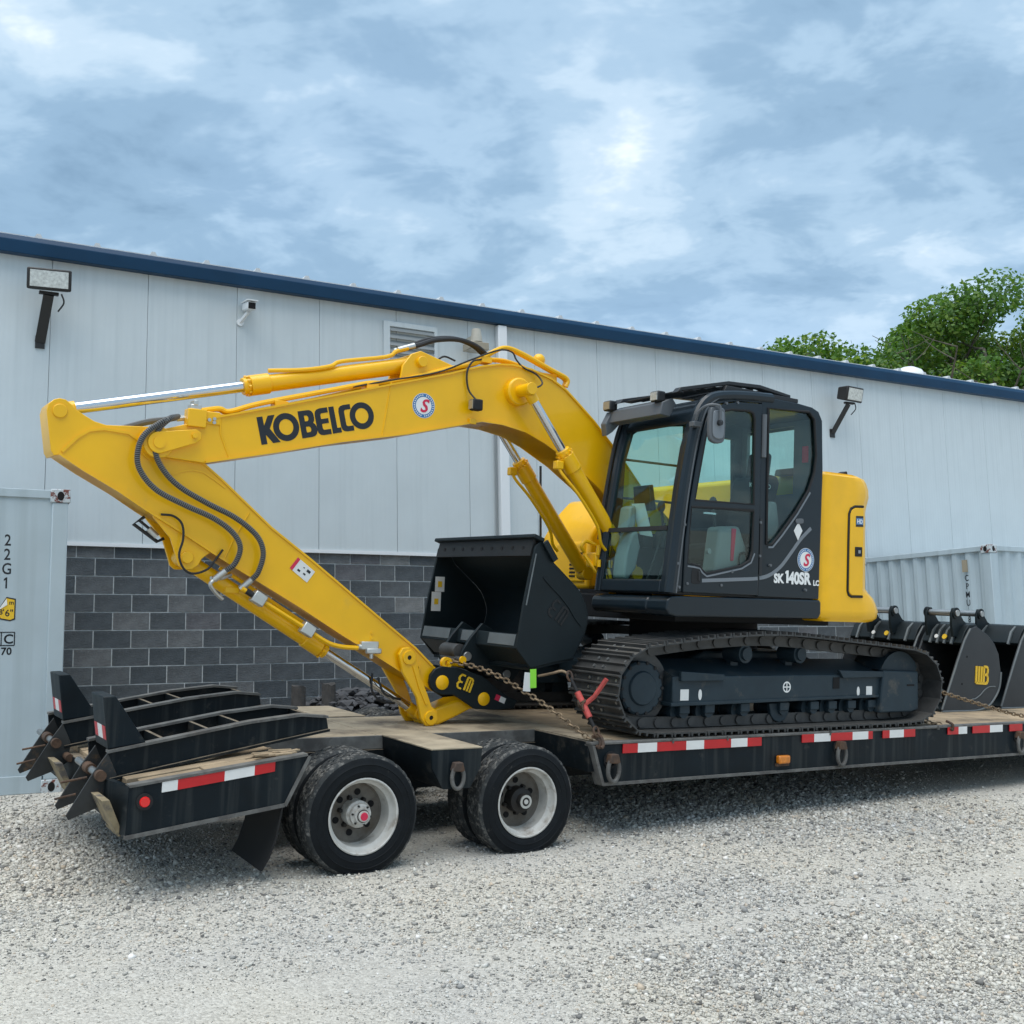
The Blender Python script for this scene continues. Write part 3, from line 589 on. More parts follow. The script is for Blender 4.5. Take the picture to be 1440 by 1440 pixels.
# rear bolster where the wide deck starts
MB().prism([(1.755, DZ), (1.76, .52), (2.0, .52), (2.0, DZ)], .05, .80).build('deck_bolster', M['tblack'], tr, bev=.006)
MB().prism([(1.755, DZ), (1.76, .52), (2.0, .52), (2.0, DZ)], W-.80, W-.05).build('deck_bolster', M['tblack'], tr, bev=.006)
MB().box(1.78, 2.0, .09, .78, DZ+.001, DZ+.006).build('bolster_plate', M['dusty'], tr)
# frame beams under the deck
for yb in (.78, W-.90):
    MB().box(-.6, 9.6, yb, yb+.12, .36, DZ-.045).build('main_beam', M['tblack'], tr, bev=.006)
for xb in np.arange(2.3, 9.4, .55): MB().box(xb, xb+.07, .06, W-.06, .52, DZ-.05).build('cross_member', M['tblack'], tr)
# deck boards, each its own plank
npk = 13; pw = (W-.15)/npk
for i in range(npk):
    y0 = .075+i*pw; xa = 1.78+rnd.uniform(0, .01) if not (.8 < y0 < W-.8) else 2.02
    MB().box(2.02 if .05 < y0 < W else xa, 9.6, y0+.004, y0+pw-.004, DZ-.04, DZ+rnd.uniform(-.003, .002)).build('deck_plank', M['wood'], tr, bev=.004)
# narrow deck over the axles: steel plates on a sill
MB().box(-.42, 2.02, .76, W-.76, DZ-.035, DZ-.012).build('axle_deck', M['tblack'], tr)
for a, b_ in ((-.42, .44), (.448, .86), (.868, 2.015)):
    MB().box(a, b_, .765, W-.765, DZ-.011, DZ+.001).build('deck_plate', M['dusty'], tr, bev=.003)
for yb in (.745, W-.765): MB().box(-.42, 1.76, yb, yb+.018, DZ-.09, DZ+.003).build('deck_edge', M['edgeworn'], tr, bev=.003)
for yb in (.72, W-.745): MB().box(-.42, 1.76, yb+.004, yb+.022, .36, DZ-.092).build('sill', M['tblack'], tr)
# outrigger arms between the wheels
gp = [(.462,.735),(.839,.735),(.834,.613),(.758,.478),(.554,.48),(.468,.618)]
for y0, y1, ye in ((0, .745, 0), (W-.745, W, W)):
    g = MB().prism(gp, y0+(.012 if ye == 0 else 0), y1-(.012 if ye else 0)).build('outrigger', M['tblack'], tr, bev=.006)
    MB().box(.458, .843, y0, y1, DZ-.001, DZ+.010).build('outrigger_plate', M['dusty'], g, bev=.003)
    MB().prism(gp, y0, y0+.011).build('outrigger_end', M['tpaint'], g) if ye == 0 else None
# beavertail
def tz(x, top=True):                    # sloping tail top/bottom
    return .743+(x+.40)*(.743-.612)/1.05 if top else .449+(x+.532)*(.449-.328)/.92
for y0, y1, nm in ((0, .04, 1), (W-.04, W, 0)):
    b = MB().prism([(-1.45, tz(-1.45)), (-.399, .743), (-.379, .722), (-.532, .449), (-1.455, .328)], y0+.006, y1).build('tail_side', M['tpaint'], tr, bev=.004)
    yy = y0-.002 if nm else y1+.002
    sgn = 1 if nm else -1
    e = MB(); e.beam((-1.458, yy+.02*sgn, .333), (-.53, yy+.02*sgn, .452), .044, .022); e.beam((-.528, yy+.02*sgn, .447), (-.385, yy+.02*sgn, .735), .044, .02, (1,0,0)); e.build('tail_flange', M['edgeworn'], b)
    e = MB(); e.beam((-1.45, yy+.035*sgn, tz(-1.45)+.003), (-.40, yy+.035*sgn, .746), .075, .014); e.build('tail_top_flange', M['edgeworn'], b)
for y0, y1 in ((.04, .10), (W-.10, W-.04)):   # chamfered rear corner
    MB().prism([(-1.45, tz(-1.45)), (-1.46, .33), (-1.40, .33), (-1.40, tz(-1.40))], y0, y1).build('tail_corner', M['tblack'], tr)
rc = MB(); rc.add([(-1.452,.004,.612),(-1.456,.004,.33),(-1.50,.40,.36),(-1.50,.40,.60),(-1.42,.02,.612),(-1.42,.02,.33),(-1.46,.40,.36),(-1.46,.40,.60)], [(0,1,2,3),(7,6,5,4),(0,4,5,1),(1,5,6,2),(2,6,7,3),(3,7,4,0)]); rc.build('tail_end_plate', M['tpaint'], tr)
MB().box(-1.47, -1.40, .40, W-.05, .36, .58).build('tail_beam', M['tblack'], tr, bev=.008)
for yb in (.50, 1.26, W-.60): MB().prism([(-1.42, .585), (-.42, .71), (-.42, .40), (-1.42, .34)], yb, yb+.10).build('tail_joist', M['tblack'], tr)
for i, y0 in enumerate(np.arange(.075, W-.10, .205)):
    segs = ((-1.40, -.46),) if i else ((-1.34, -.98), (-.975, -.70), (-.695, -.46))
    for a, b_ in segs:
        mb = MB(); dz = rnd.uniform(-.006, .004)
        mb.prism([(a, tz(a)-.05+dz), (b_, tz(b_)-.05+dz), (b_, tz(b_)-.012+dz), (a, tz(a)-.012+dz)], y0, y0+.195); mb.build('tail_plank', M['wood'], tr, bev=.004)
# loose splinters of old board at the end of the tail deck
for k in range(7):
    x_, y_ = -.52+rnd.uniform(-.08, .08), .06+rnd.uniform(0, .2); a = rnd.uniform(-.8, .8)
    MB().beam((x_-.07*math.cos(a), y_-.07*math.sin(a), tz(x_)+.004), (x_+.07*math.cos(a), y_+.07*math.sin(a), tz(x_)+.012), .035, .01).build('board_scrap', M['wood'], tr)
# reflective tape
def tape(x0, x1, z0, z1, m, zz=None, th=.066, par=tr):
    MB().add([(x0,-.001,z0-th/2),(x1,-.001,z1-th/2),(x1,-.001,z1+th/2),(x0,-.001,z0+th/2),(x0,.006,z0-th/2),(x1,.006,z1-th/2),(x1,.006,z1+th/2),(x0,.006,z0+th/2)], [(0,1,2,3),(7,6,5,4),(0,4,5,1),(1,5,6,2),(2,6,7,3),(3,7,4,0)]).build('reflective_tape', M[m], par)
tp = [2.032,2.170,2.351,2.636,2.814,3.093,3.266,3.420]
for i, (a, b_) in enumerate(zip(tp, tp[1:])): tape(a, b_, .682, .682, 'red' if i % 2 == 0 else 'white')
for a, b_, m_ in ((3.875,4.015,'red'),(4.015,4.209,'white'),(4.209,4.477,'red'),(4.477,4.673,'white'),(4.673,4.73,'red'),(4.86,4.947,'red'),(4.947,5.134,'white'),(5.134,5.287,'red'),(5.74,5.893,'red'),(5.893,6.017,'white'),(6.10,6.356,'red'),(6.356,6.552,'white'),(6.66,6.86,'red')): tape(a, b_, .688, .688, m_)
tt = [(-1.269,.606),(-1.181,.616),(-.910,.650),(-.730,.673),(-.604,.690)]
for i, (a, b_) in enumerate(zip(tt, tt[1:])): tape(a[0], b_[0], a[1]-.005, b_[1]-.005, 'white' if i % 2 == 0 else 'red', th=.058)
# lamps, lashing rings
tl = MB().cyl((-1.363, .008, .527), (-1.363, -.012, .527), .046, n=24).build('tail_light', M['matte'], tr)
MB().cyl((-1.363, -.008, .527), (-1.363, -.020, .527), .032, .026, 24).build('lens', M['redlamp'], tl)
ml = MB().box(3.585, 3.72, -.012, .014, .48, .50).build('marker_light', M['rust'], tr)
MB().box(3.59, 3.715, -.034, .012, .50, .565).build('lens', M['amber'], ml, bev=.012)
def dring(x, z, y=0., s=1, par=tr, rust='rust'):
    d = MB(); pth = []
    for k in range(20):
        a = 2*math.pi*k/20; pth.append((x+.040*s*math.cos(a), y-.030, z-.045*s+.066*s*math.sin(a)))
    d.tube(pth, .013*s, 8, closed=True); o = d.build('lashing_ring', M['edgeworn'], par)
    MB().prism([(x-.04*s, z-.005), (x-.026*s, z+.045*s), (x+.026*s, z+.045*s), (x+.04*s, z-.005), (x+.02*s, z-.012)], y-.048, y+.012).build('ring_lug', M[rust], o, bev=.006)
    MB().lathe([(.05*s, 0), (.05*s, -.006), (.036*s, -.006), (.036*s, 0)], (x, y+.010, z+.01), (0, 1, 0), 20).build('ring_socket', M['matte'], o)
for x_, z_ in ((1.93, .595), (4.316, .595), (6.80, .595), (9.2, .595)): dring(x_, z_, 0, 1.25)
dring(.645, .605, 0, 1.1)
for x_ in (2.5, 3.05, 4.2, 5.6): MB().beam((x_, -.002, DZ-.03), (x_, -.006, DZ+.006), .02, .01, (1,0,0)).build('chain_slot', M['edgeworn'], tr)
# ---- wheels
M['tread'] = mat('worn_tread', (.030, .033, .034), .8, spec=.3, var=.3, vscale=20, dust=(.24,.23,.21), dscale=22, dlo=.50, dhi=.72, bump=.2, bscale=80)
def make_wheel(x, y, z, out, kind):
    """dual wheel seen from side 'out' (-1 faces the photographer); kind: 'front' shows the dished outer wheel"""
    wroot = MB(); c = Vector((x, y, z)); ax = (0, 1, 0); hw = .108
    prof = []
    for s in (-1, 1):
        pr = [(.236, s*.088), (.246, s*.098), (.262, s*.106), (.276, s*.1075), (.280, s*.111), (.284, s*.109), (.300, s*.1105), (.318, s*.109), (.322, s*.1125), (.327, s*.1085), (.345, s*.103), (.362, s*.097), (.374, s*.089)]
        prof += pr if s < 0 else pr[::-1]
        if s < 0:
            for a in np.linspace(-.082, .082, 9)[:-1]:
                g = .372
                prof += [(.381, a), (.3835, a+.010), (.381, a+.0155), (g, a+.0162), (g, a+.0198)]
    ty = MB().lathe(prof, c, ax, 144); m_ = len(prof)
    for i, p in enumerate(ty.v):               # cross cuts in the tread
        ring = i//m_; r0, t0 = prof[i % m_]
        if r0 > .3735 and (ring+int(abs(t0)*120)) % 4 == 0:
            q = Vector((p[0]-c.x, 0, p[2]-c.z)); q = q*((r0-.007)/r0); ty.v[i] = (c.x+q.x, p[1], c.z+q.z)
    # settle the tread on the yard (flat contact patch, slight bulge)
    gz = .020*x
    vs = []
    for p in ty.v:
        px, py, pz = p
        if pz < gz+.004:
            py = y+(py-y)*(1+.35*min(1, (gz+.004-pz)/.04)); pz = gz+.004+(pz-gz-.004)*.05
        vs.append((px, py, pz))
    ty.v = vs
    ty.m = [1 if min(prof[i % m_][0] for i in f) > .3600 else 0 for f in ty.f]
    wob = ty.build('wheel', [M['tyre'], M['tread']], tr)
    rm_ = MB().lathe([(.236, out*.088), (.240, out*.101), (.232, out*.104), (.226, out*.098), (.222, out*.070), (.214, out*.055), (.200, out*.045), (.196, out*-.02), (.190, out*-.05)], c, ax, 48)
    rb = rm_.build('rim', M['rim'], wob)
    MB().lathe([(.1905, out*-.048), (.176, out*-.062), (.120, out*-.066), (.070, out*-.066)], c, ax, 48).build('wheel_disc', M['disc'], wob)
    return wob
def hub(x, y, z, style, wob):
    if style == 'oil':
        MB().lathe([(0, -.105), (.030, -.105), (.034, -.102), (.036, -.085), (.050, -.085), (.052, -.06), (.070, -.055), (.072, -.03), (.085, -.02), (.085, .10)], (x, y, z), (0,1,0), 32).build('hub', M['rim'], wob)
        MB().cyl((x, y-.101, z), (x, y-.109, z), .027, .024, 24).build('hub_cap', M['decal_r'], wob)
        MB().cyl((x, y-.088, z), (x, y-.092, z), .040, n=24).build('hub_glass', M['hubdark'], wob)
    else:
        MB().lathe([(0, -.075), (.040, -.075), (.047, -.068), (.050, -.03), (.085, -.02), (.090, .10)], (x, y, z), (0,1,0), 32).build('hub', M['hubdark'], wob)
        MB().lathe([(.030, -.078), (.046, -.078), (.046, -.070), (.030, -.070)], (x, y, z), (0,1,0), 28, closed=True).build('hub_ring', M['zinc'], wob)
        MB().cyl((x, y-.074, z), (x, y-.082, z), .016, n=16).build('hub_cap', M['rim'], wob)
    n = 6 if style == 'oil' else 5
    for k in range(n):
        a = 2*math.pi*k/n+.35
        q = Vector((x+.128*math.cos(a), y, z+.128*math.sin(a)))
        MB().cyl(q+Vector((0, .058, 0)), q+Vector((0, .066, 0)), .021, n=14).build('hand_hole', M['dark'], wob)
        a += math.pi/n; q = Vector((x+.098*math.cos(a), y, z+.098*math.sin(a)))
        MB().cyl(q+Vector((0, .067, 0)), q+Vector((0, .035, 0)), .017, .013, 6).build('lug_nut', M['hubdark'], wob)
        q2 = Vector((x+.04*math.cos(a), y-.058, z+.04*math.sin(a))) if style == 'oil' else q
        if style == 'oil': MB().cyl((x+.062*math.cos(a), y-.058, z+.062*math.sin(a)), (x+.062*math.cos(a), y-.068, z+.062*math.sin(a)), .007, n=6).build('bolt', M['hubdark'], wob)
for x_, z_, st in ((0, .344, 'oil'), (1.228, .350, 'plain')):
    wo_ = make_wheel(x_, .108, z_, -1, st); hub(x_, .108, z_, st, wo_)
    make_wheel(x_, .108+.27, z_, 1, st)
    make_wheel(x_, W-.108, z_, 1, st); make_wheel(x_, W-.108-.27, z_, -1, st)
    MB().cyl((x_, .18, z_), (x_, W-.18, z_), .062, n=14).build('axle', M['tblack'], tr)
    for yb in (.80, W-.90): MB().prism([(x_-.28, .36), (x_+.28, .36), (x_+.08, z_-.05), (x_-.08, z_-.05)], yb, yb+.09).build('axle_hanger', M['tblack'], tr)
# mud flaps
for y0 in (.03, W-.63):
    mb = MB(); pts = [(-.535, .45), (-.545, .36), (-.56, .25), (-.595, .13), (-.635, .055)]
    mb.add([(p[0], y0+.01*k, p[1]) for k, p in enumerate(pts)]+[(p[0], y0+.58, p[1]+.01) for p in pts]+[(p[0]+.012, y0+.01*k, p[1]) for k, p in enumerate(pts)]+[(p[0]+.012, y0+.58, p[1]+.01) for p in pts],
           [(i, i+1, i+6, i+5) for i in range(4)]+[(i+10, i+15, i+16, i+11) for i in range(4)]+[(i, i+10, i+11, i+1) for i in range(4)]+[(i+5, i+6, i+16, i+15) for i in range(4)]+[(0,5,15,10), (4,14,19,9)])
    mb.build('mud_flap', M['matte'], tr)
# ---- folded ramps
def ramp_at(y0, dz, dx, label):
    wd = .55
    side = [(-1.489,.748),(-.90,.850),(-.640,.895),(-.30,.932),(-.115,.916),(-.10,.846),(-.30,.812),(-.85,.715),(-1.471,.602)]
    side = [(x+dx, z+dz) for x, z in side]
    rp = MB().prism(side, y0, y0+.022).build('ramp', M['tpaint'], tr, bev=.003); rp['label'] = label
    MB().prism(side, y0+wd-.022, y0+wd).build('ramp_web', M['tblack'], rp, bev=.003)
    for yy in (y0, y0+wd):
        s_ = -1 if yy == y0 else 1
        a, b_ = (yy-.028, yy+.045) if s_ < 0 else (yy-.045, yy+.028)
        top = side[0:5]; bot = [side[8], side[7], side[6], side[5]]
        for nm, ln, t_ in (('ramp_top_flange', top, .016), ('ramp_bottom_flange', bot, -.016)):
            mb = MB()
            n = len(ln); vs = [(x, a, z) for x, z in ln]+[(x, b_, z) for x, z in ln]+[(x, a, z+t_) for x, z in ln]+[(x, b_, z+t_) for x, z in ln]
            fs = []
            for i in range(n-1): fs += [(i, i+1, i+1+n, i+n), (i+2*n, i+3*n, i+1+3*n, i+1+2*n), (i, i+2*n, i+1+2*n, i+1), (i+n, i+1+n, i+1+3*n, i+3*n)]
            fs += [(0, n, 3*n, 2*n), (n-1, 3*n-1, 4*n-1, 2*n-1)]
            mb.add(vs, fs); mb.build(nm, M['edgeworn'] if t_ > 0 else M['tblack'], rp)
    for q in (-1.14, -.86, -.66, -.16):
        z_ = float(np.interp(q, [-1.489,-.90,-.64,-.30,-.115], [.748,.850,.895,.932,.916]))+dz-.002
        MB().prism([(q+dx-.012, z_-.10), (q+dx+.012, z_-.10), (q+dx+.012, z_), (q+dx-.012, z_)], y0+.022, y0+wd-.022).build('ramp_cross_bar', M['tblack'], rp)
    q = -.86; z_ = .745+(q+1.489)*.166+dz
    MB().prism([(q+dx, z_-.08), (q+dx+.20, z_-.05), (q+dx+.20, z_-.04), (q+dx, z_-.07)], y0+.03, y0+wd-.03).build('ramp_tread', M['dusty'], rp)
    # upright wedge foot
    fb = MB(); fy0, fy1 = y0-.005, y0+.32
    fb.prism([(-1.535+dx, 1.075+dz), (-1.462+dx, 1.078+dz), (-1.270+dx, .80+dz), (-1.488+dx, .768+dz)], fy0, fy1); ft = fb.build('ramp_foot', M['tpaint'], rp, bev=.006)
    for j, (ya, yb, m_) in enumerate(((.02, .10, 'red'), (.10, .22, 'white'), (.22, .30, 'red'))):
        zz = .86+dz; xx = -1.5035+dx
        MB().add([(xx+.006, fy0+ya, zz-.04), (xx+.006, fy0+yb, zz-.04), (xx-.007, fy0+yb, zz+.04), (xx-.007, fy0+ya, zz+.04), (xx+.01, fy0+ya, zz-.04), (xx+.01, fy0+yb, zz-.04), (xx-.003, fy0+yb, zz+.04), (xx-.003, fy0+ya, zz+.04)], [(0,1,2,3),(7,6,5,4),(0,4,5,1),(1,5,6,2),(2,6,7,3),(3,7,4,0)]).build('foot_tape', M[m_], rp)
    # hinge: pipe, collar, dirt-blade plates
    hz = (-1.530+dx, .624+dz)
    MB().cyl((hz[0], y0-.05, hz[1]), (hz[0], y0+wd+.03, hz[1]), .022, n=14).build('hinge_pin', M['steel'], rp)
    MB().cyl((hz[0], y0+.20, hz[1]), (hz[0], y0+.31, hz[1]), .034, n=16).build('hinge_tube', M['rust'], rp)
    MB().cyl((hz[0], y0-.06, hz[1]), (hz[0], y0-.012, hz[1]), .032, n=16).build('hinge_collar', M['rust'], rp)
    pl = [(-1.489+dx, .750+dz), (-1.575+dx, .62+dz), (-1.70+dx, .40+dz), (-1.685+dx, .375+dz), (-1.54+dx, .43+dz), (-1.44+dx, .49+dz), (-1.43+dx, .62+dz)]
    for yy in (y0+.0, y0+.33): MB().prism(pl, yy-.012, yy+.004).build('hinge_plate', M['rustplate'], rp, bev=.002)
    for zz, ln in ((.585, .17), (.49, .17)): MB().cyl((-1.56+dx-(.585-zz)*.6, y0+.16, zz+dz), (-1.70+dx-(.585-zz)*.3, y0+.20, zz-.03+dz), .007, n=8).build('spring_rod', M['rust'], rp)
    MB().cyl((-1.455+dx, y0-.14, .535+dz), (-1.455+dx, y0+wd+.05, .535+dz), .026, n=14).build('hinge_shaft', M['rust'], rp)
    MB().prism([(-1.575+dx, .53+dz), (-1.53+dx, .53+dz), (-1.44+dx, .33+dz), (-1.47+dx, .32+dz)], y0-.30, y0-.02).build('stop_plate', M['woodpale'], rp, bev=.004)
M['rustplate'] = mat('rust_streaked_plate', (.030, .032, .032), .6, .2, var=.3, alt=(.11,.07,.04), altscale=7, altlo=.58, althi=.68, bump=.1)
M['woodpale'] = mat('worn_tan_plate', (.25, .20, .12), .8, var=.3, vscale=9, alt=(.09,.08,.07), altscale=8)
ramp_at(.40, .0, .0, 'near folded loading ramp')
ramp_at(1.60, .03, -.03, 'far folded loading ramp')
# ================================================================== excavator
YC = 1.33; XS = 3.85                    # centre plane and slewing axis
ex = thing('excavator', 'yellow and slate grey crawler excavator chained down on the trailer deck', 'excavator', FT, (XS, YC, DZ))
def P(x, y, z): return Vector((x, y, z))
def plate_pair(mb, poly, y0, th, w_): mb.prism(poly, y0, y0+th); mb.prism(poly, y0+w_-th, y0+w_); return mb
def band(mb, line, y0, y1, t_, mi=0):
    """flange strip following an xz line, thickness t_ along its normal"""
    L = [np.array(p, float) for p in line]; n = len(L); off = []
    for i in range(n):
        d = L[min(i+1, n-1)]-L[max(i-1, 0)]; d /= np.linalg.norm(d); off.append(L[i]+np.array([-d[1], d[0]])*t_)
    vs = [(p[0], y, p[1]) for y in (y0, y1) for p in L]+[(p[0], y, p[1]) for y in (y0, y1) for p in off]
    fs = []
    for i in range(n-1): fs += [(i, i+1, n+i+1, n+i), (2*n+i, 3*n+i, 3*n+i+1, 2*n+i+1), (i, 2*n+i, 2*n+i+1, i+1), (n+i, n+i+1, 3*n+i+1, 3*n+i)]
    fs += [(0, n, 3*n, 2*n), (n-1, 3*n-1, 4*n-1, 2*n-1)]
    return mb.add(vs, fs, mi)

# ---- undercarriage
def resample(pts, n):
    Q = np.array(pts); Q = np.vstack([Q, Q[:1]]); seg = np.linalg.norm(np.diff(Q, axis=0), axis=1); cum = np.r_[0, np.cumsum(seg)]; out = []
    for k in range(n):
        s = cum[-1]*k/n; i = min(np.searchsorted(cum, s, 'right')-1, len(seg)-1); out.append(Q[i]+(Q[i+1]-Q[i])*(s-cum[i])/seg[i])
    return np.array(out), cum[-1]
loop = []
loop += [(5.25, .770), (4.5, .765), (3.6, .765), (2.62, .765)]
fc = (2.375, 1.095); loop += [(fc[0]+.385*math.cos(a), fc[1]+.335*math.sin(a)) for a in np.radians([250, 228, 205, 182, 160, 138, 118, 104])]
loop += [(2.45, 1.440), (2.9, 1.490), (3.36, 1.520), (3.62, 1.528), (4.0, 1.515), (4.5, 1.480), (5.05, 1.440), (5.36, 1.412)]
rc_ = (5.335, 1.085); loop += [(rc_[0]+.37*math.cos(a), rc_[1]+.32*math.sin(a)) for a in np.radians([68, 48, 25, 2, -22, -45, -66])]
NS = 48
sm = spl(loop, 6, True); ctr, per = resample(sm, NS)
pitch = per/NS
sh = MB(); hl = pitch*.5
sh.box(-hl*.97, hl*.97, -.30, .30, -.012, 0)
for gx, gh in ((-hl*.86, .024), (0, .022), (hl*.80, .024)): sh.add([(gx-.011,-.30,0),(gx+.011,-.30,0),(gx+.011,.30,0),(gx-.011,.30,0),(gx-.005,-.30,gh),(gx+.005,-.30,gh),(gx+.005,.30,gh),(gx-.005,.30,gh)], [(4,5,6,7),(0,1,5,4),(1,2,6,5),(2,3,7,6),(3,0,4,7)])
shoe_me = sh.mesh('shoe', M['track'])
bl = MB()
for gx in (-hl*.45, hl*.40):
    for gy in (-.055, .055): bl.cyl((gx, gy, 0), (gx, gy, .014), .013, n=6)
for gy in (-.255, .255): bl.cyl((hl*.4, gy, 0), (hl*.4, gy, .002), .012, n=8)
def track(y0, near):
    yc = y0+.30
    ch = MB()
    for i in range(NS):
        p, q = ctr[i], ctr[(i+1) % NS]; d = (q-p)/np.linalg.norm(q-p); nrm = np.array([d[1], -d[0]])   # loop runs front-ward along the bottom: outward normal
        cxy = ctr.mean(0)
        if np.dot(nrm, p-cxy) < 0: nrm = -nrm
        for s in (-1, 1):
            a = p-nrm*.062; b_ = q-nrm*.062; yy = yc+s*.085
            ch.beam((a[0], yy, a[1]), (b_[0], yy, b_[1]), .034, .085, (nrm[0], 0, nrm[1]))
            if near: ch.cyl((a[0], yy-.03, a[1]), (a[0], yy+.03, a[1]), .036, n=10)
    t = ch.build('track', M['track'], ex); bolts = MB()
    for i in range(NS):
        p, q = ctr[i], ctr[(i+1) % NS]; m = (p+q)/2; d = (q-p)/np.linalg.norm(q-p); nrm = np.array([d[1], -d[0]])
        if np.dot(nrm, m-ctr.mean(0)) < 0: nrm = -nrm
        X = Vector((d[0], 0, d[1])); Z = Vector((nrm[0], 0, nrm[1])); Y = Z.cross(X)
        Mx = Matrix(((X.x, Y.x, Z.x, m[0]-XS), (X.y, Y.y, Z.y, yc-YC), (X.z, Y.z, Z.z, m[1]-DZ), (0,0,0,1)))
        o = bpy.data.objects.new('shoe', shoe_me); col.objects.link(o); o.parent = t; o.matrix_local = Mx
        if near and (m[0] < 2.6): bolts.add([Mx @ Vector(v)+Vector((XS, YC, DZ)) for v in bl.v], bl.f)
    if near: tag(bolts.build('shoe_bolts', M['steel'], t), kind='stuff')
    return t
track(.03, True); track(.03+1.99, False)
def side_frame(s):
    """track frame; s=0 near, 1 far"""
    def y(v): return v if s == 0 else 2*YC-v
    def pr(mb, poly, a, b_): return mb.prism(poly, min(y(a), y(b_)), max(y(a), y(b_)))
    f = pr(MB(), [(2.62, 1.185), (2.62, .965), (5.02, 1.0), (5.02, 1.19)], .155, .50).build('track_frame', M['frame'], ex, bev=.01)
    pr(MB(), [(2.60, .985), (2.60, .957), (5.02, .988), (5.02, 1.012)], .142, .50).build('frame_flange', M['frame'], f, bev=.004)
    mb = MB(); mb.add([(2.62, y(.16), 1.186), (5.02, y(.16), 1.191), (5.02, y(.50), 1.30), (2.62, y(.50), 1.30), (2.62, y(.50), 1.10), (5.02, y(.50), 1.10)], [(0,1,2,3), (0,3,4), (1,5,2), (3,2,5,4), (0,4,5,1)]); mb.build('frame_top', M['frame'], f)
    pr(MB(), [(2.68, 1.225), (3.13, 1.20), (3.13, 1.15), (2.68, 1.150)], .125, .162).build('step_bar', M['frame'], f, bev=.005)
    pr(MB(), [(4.45, 1.225), (5.03, 1.215), (5.03, 1.165), (4.50, 1.16)], .125, .162).build('step_bar', M['frame'], f, bev=.005)
    pr(MB(), [(5.01, 1.225), (5.475, 1.215), (5.485, .875), (5.40, .855), (4.96, .855)], .12, .20).build('idler_guard', M['frame'], f, bev=.012)
    pr(MB(), [(5.0, 1.23)]+circ((5.28, 1.12), .27, 14, R(155), R(30))+[(5.5, 1.21)], .17, .50).build('idler_cover', M['frame'], f)
    MB().cyl(P(5.335, y(.24), 1.085), P(5.335, y(.44), 1.085), .27, n=32).build('idler', M['track'], f)
    # sprocket with bolted final-drive cover
    MB().cyl(P(2.375, y(.27), 1.095), P(2.375, y(.40), 1.095), .285, n=32).build('sprocket', M['track'], f)
    MB().lathe([(0, -.13), (.12, -.128), (.128, -.12), (.132, -.112), (.19, -.108), (.205, -.095), (.205, 0)], P(2.350, y(.30), 1.095), (0, 1 if s == 0 else -1, 0), 40).build('final_drive', M['frame'], f)
    for k in range(14):
        a = 2*math.pi*k/14; q = P(2.350+.193*math.cos(a), y(.20), 1.095+.193*math.sin(a)); MB().cyl(q, q-Vector((0, .016 if s == 0 else -.016, 0)), .0145, n=6).build('drive_bolt', M['matte'], f)
    for x_, z_ in ((2.76, .905), (3.02, .905), (3.40, .905), (3.84, .905), (4.20, .905), (4.42, .905), (4.66, .905), (4.92, .905)):
        ro = MB().lathe([(0, -.15), (.045, -.15), (.05, -.10), (.095, -.10), (.095, -.05), (.078, -.05), (.078, .05), (.095, .05), (.095, .10), (0, .10)], P(x_, y(.33), z_), (0, 1 if s == 0 else -1, 0), 22).build('track_roller', M['frame'], f)
        if s == 0: MB().box(x_-.05, x_+.05, .165, .205, z_-.01, .965).build('roller_bracket', M['frame'], f, bev=.006)
    for x_ in (3.45, 4.08):
        MB().lathe([(0, -.12), (.05, -.12), (.055, -.10), (.075, -.10), (.075, .10), (0, .10)], P(x_, y(.33), 1.355), (0, 1 if s == 0 else -1, 0), 22).build('carrier_roller', M['frame'], f)
        MB().box(x_-.04, x_+.04, min(y(.36), y(.42)), max(y(.36), y(.42)), 1.15, 1.36).build('roller_post', M['frame'], f)
    pr(MB(), [(3.70, .955), (3.72, .86), (3.76, .815), (3.82, .795), (3.88, .815), (3.92, .86), (3.94, .955)], .20, .235).build('track_guide', M['frame'], f, bev=.006)
    if s == 0:
        mb = MB()
        for k in range(24): pass
        put2d(mb, *ringmesh((0, 0), .046, .034, 24), (3.85, .154, 1.09), (1,0,0), (0,0,1), (0,0,0)); mb.box(3.845, 3.855, .1535, .1545, 1.056, 1.124); mb.box(3.816, 3.884, .1535, .1545, 1.085, 1.095); mb.build('frame_mark', M['decal_w'], f)
        for x_, w_ in ((2.74, .085), (4.86, .075)):
            MB().box(x_-w_/2, x_+w_/2, .1525, .1555, 1.00, 1.085).build('frame_label', M['label'], f)
        for x_ in (2.90, 4.72): MB().prism([(x_+.018*math.cos(a), 1.042+.042*math.sin(a)) for a in np.linspace(0, 2*math.pi, 16, endpoint=False)], .1525, .1555).build('frame_label', M['label'], f)
        MB().prism([(4.40, 1.07), (4.48, 1.07), (4.48, 1.165), (4.40, 1.165)], .150, .156).build('frame_opening', M['dark'], f)
        MB().box(5.32, 5.42, .1165, .121, 1.085, 1.10).build('guard_slot', M['dark'], f)
    return f
def ringmesh(c, ro, ri, n=32, a0=0, a1=2*math.pi):
    vs = []; full = abs(a1-a0-2*math.pi) < 1e-6; m = n if full else n+1
    for i in range(m):
        a = a0+(a1-a0)*i/n; vs += [(c[0]+ro*math.cos(a), c[1]+ro*math.sin(a), 0), (c[0]+ri*math.cos(a), c[1]+ri*math.sin(a), 0)]
    fs = [(2*i, 2*((i+1) % m), 2*((i+1) % m)+1, 2*i+1) for i in range(n)]
    return vs, fs
side_frame(0); side_frame(1)
cb = MB().prism([(2.9, 1.02), (2.9, 1.20), (3.3, 1.36), (4.4, 1.36), (4.8, 1.20), (4.8, 1.02)], .55, 2.11).build('car_body', M['frame'], ex, bev=.02)
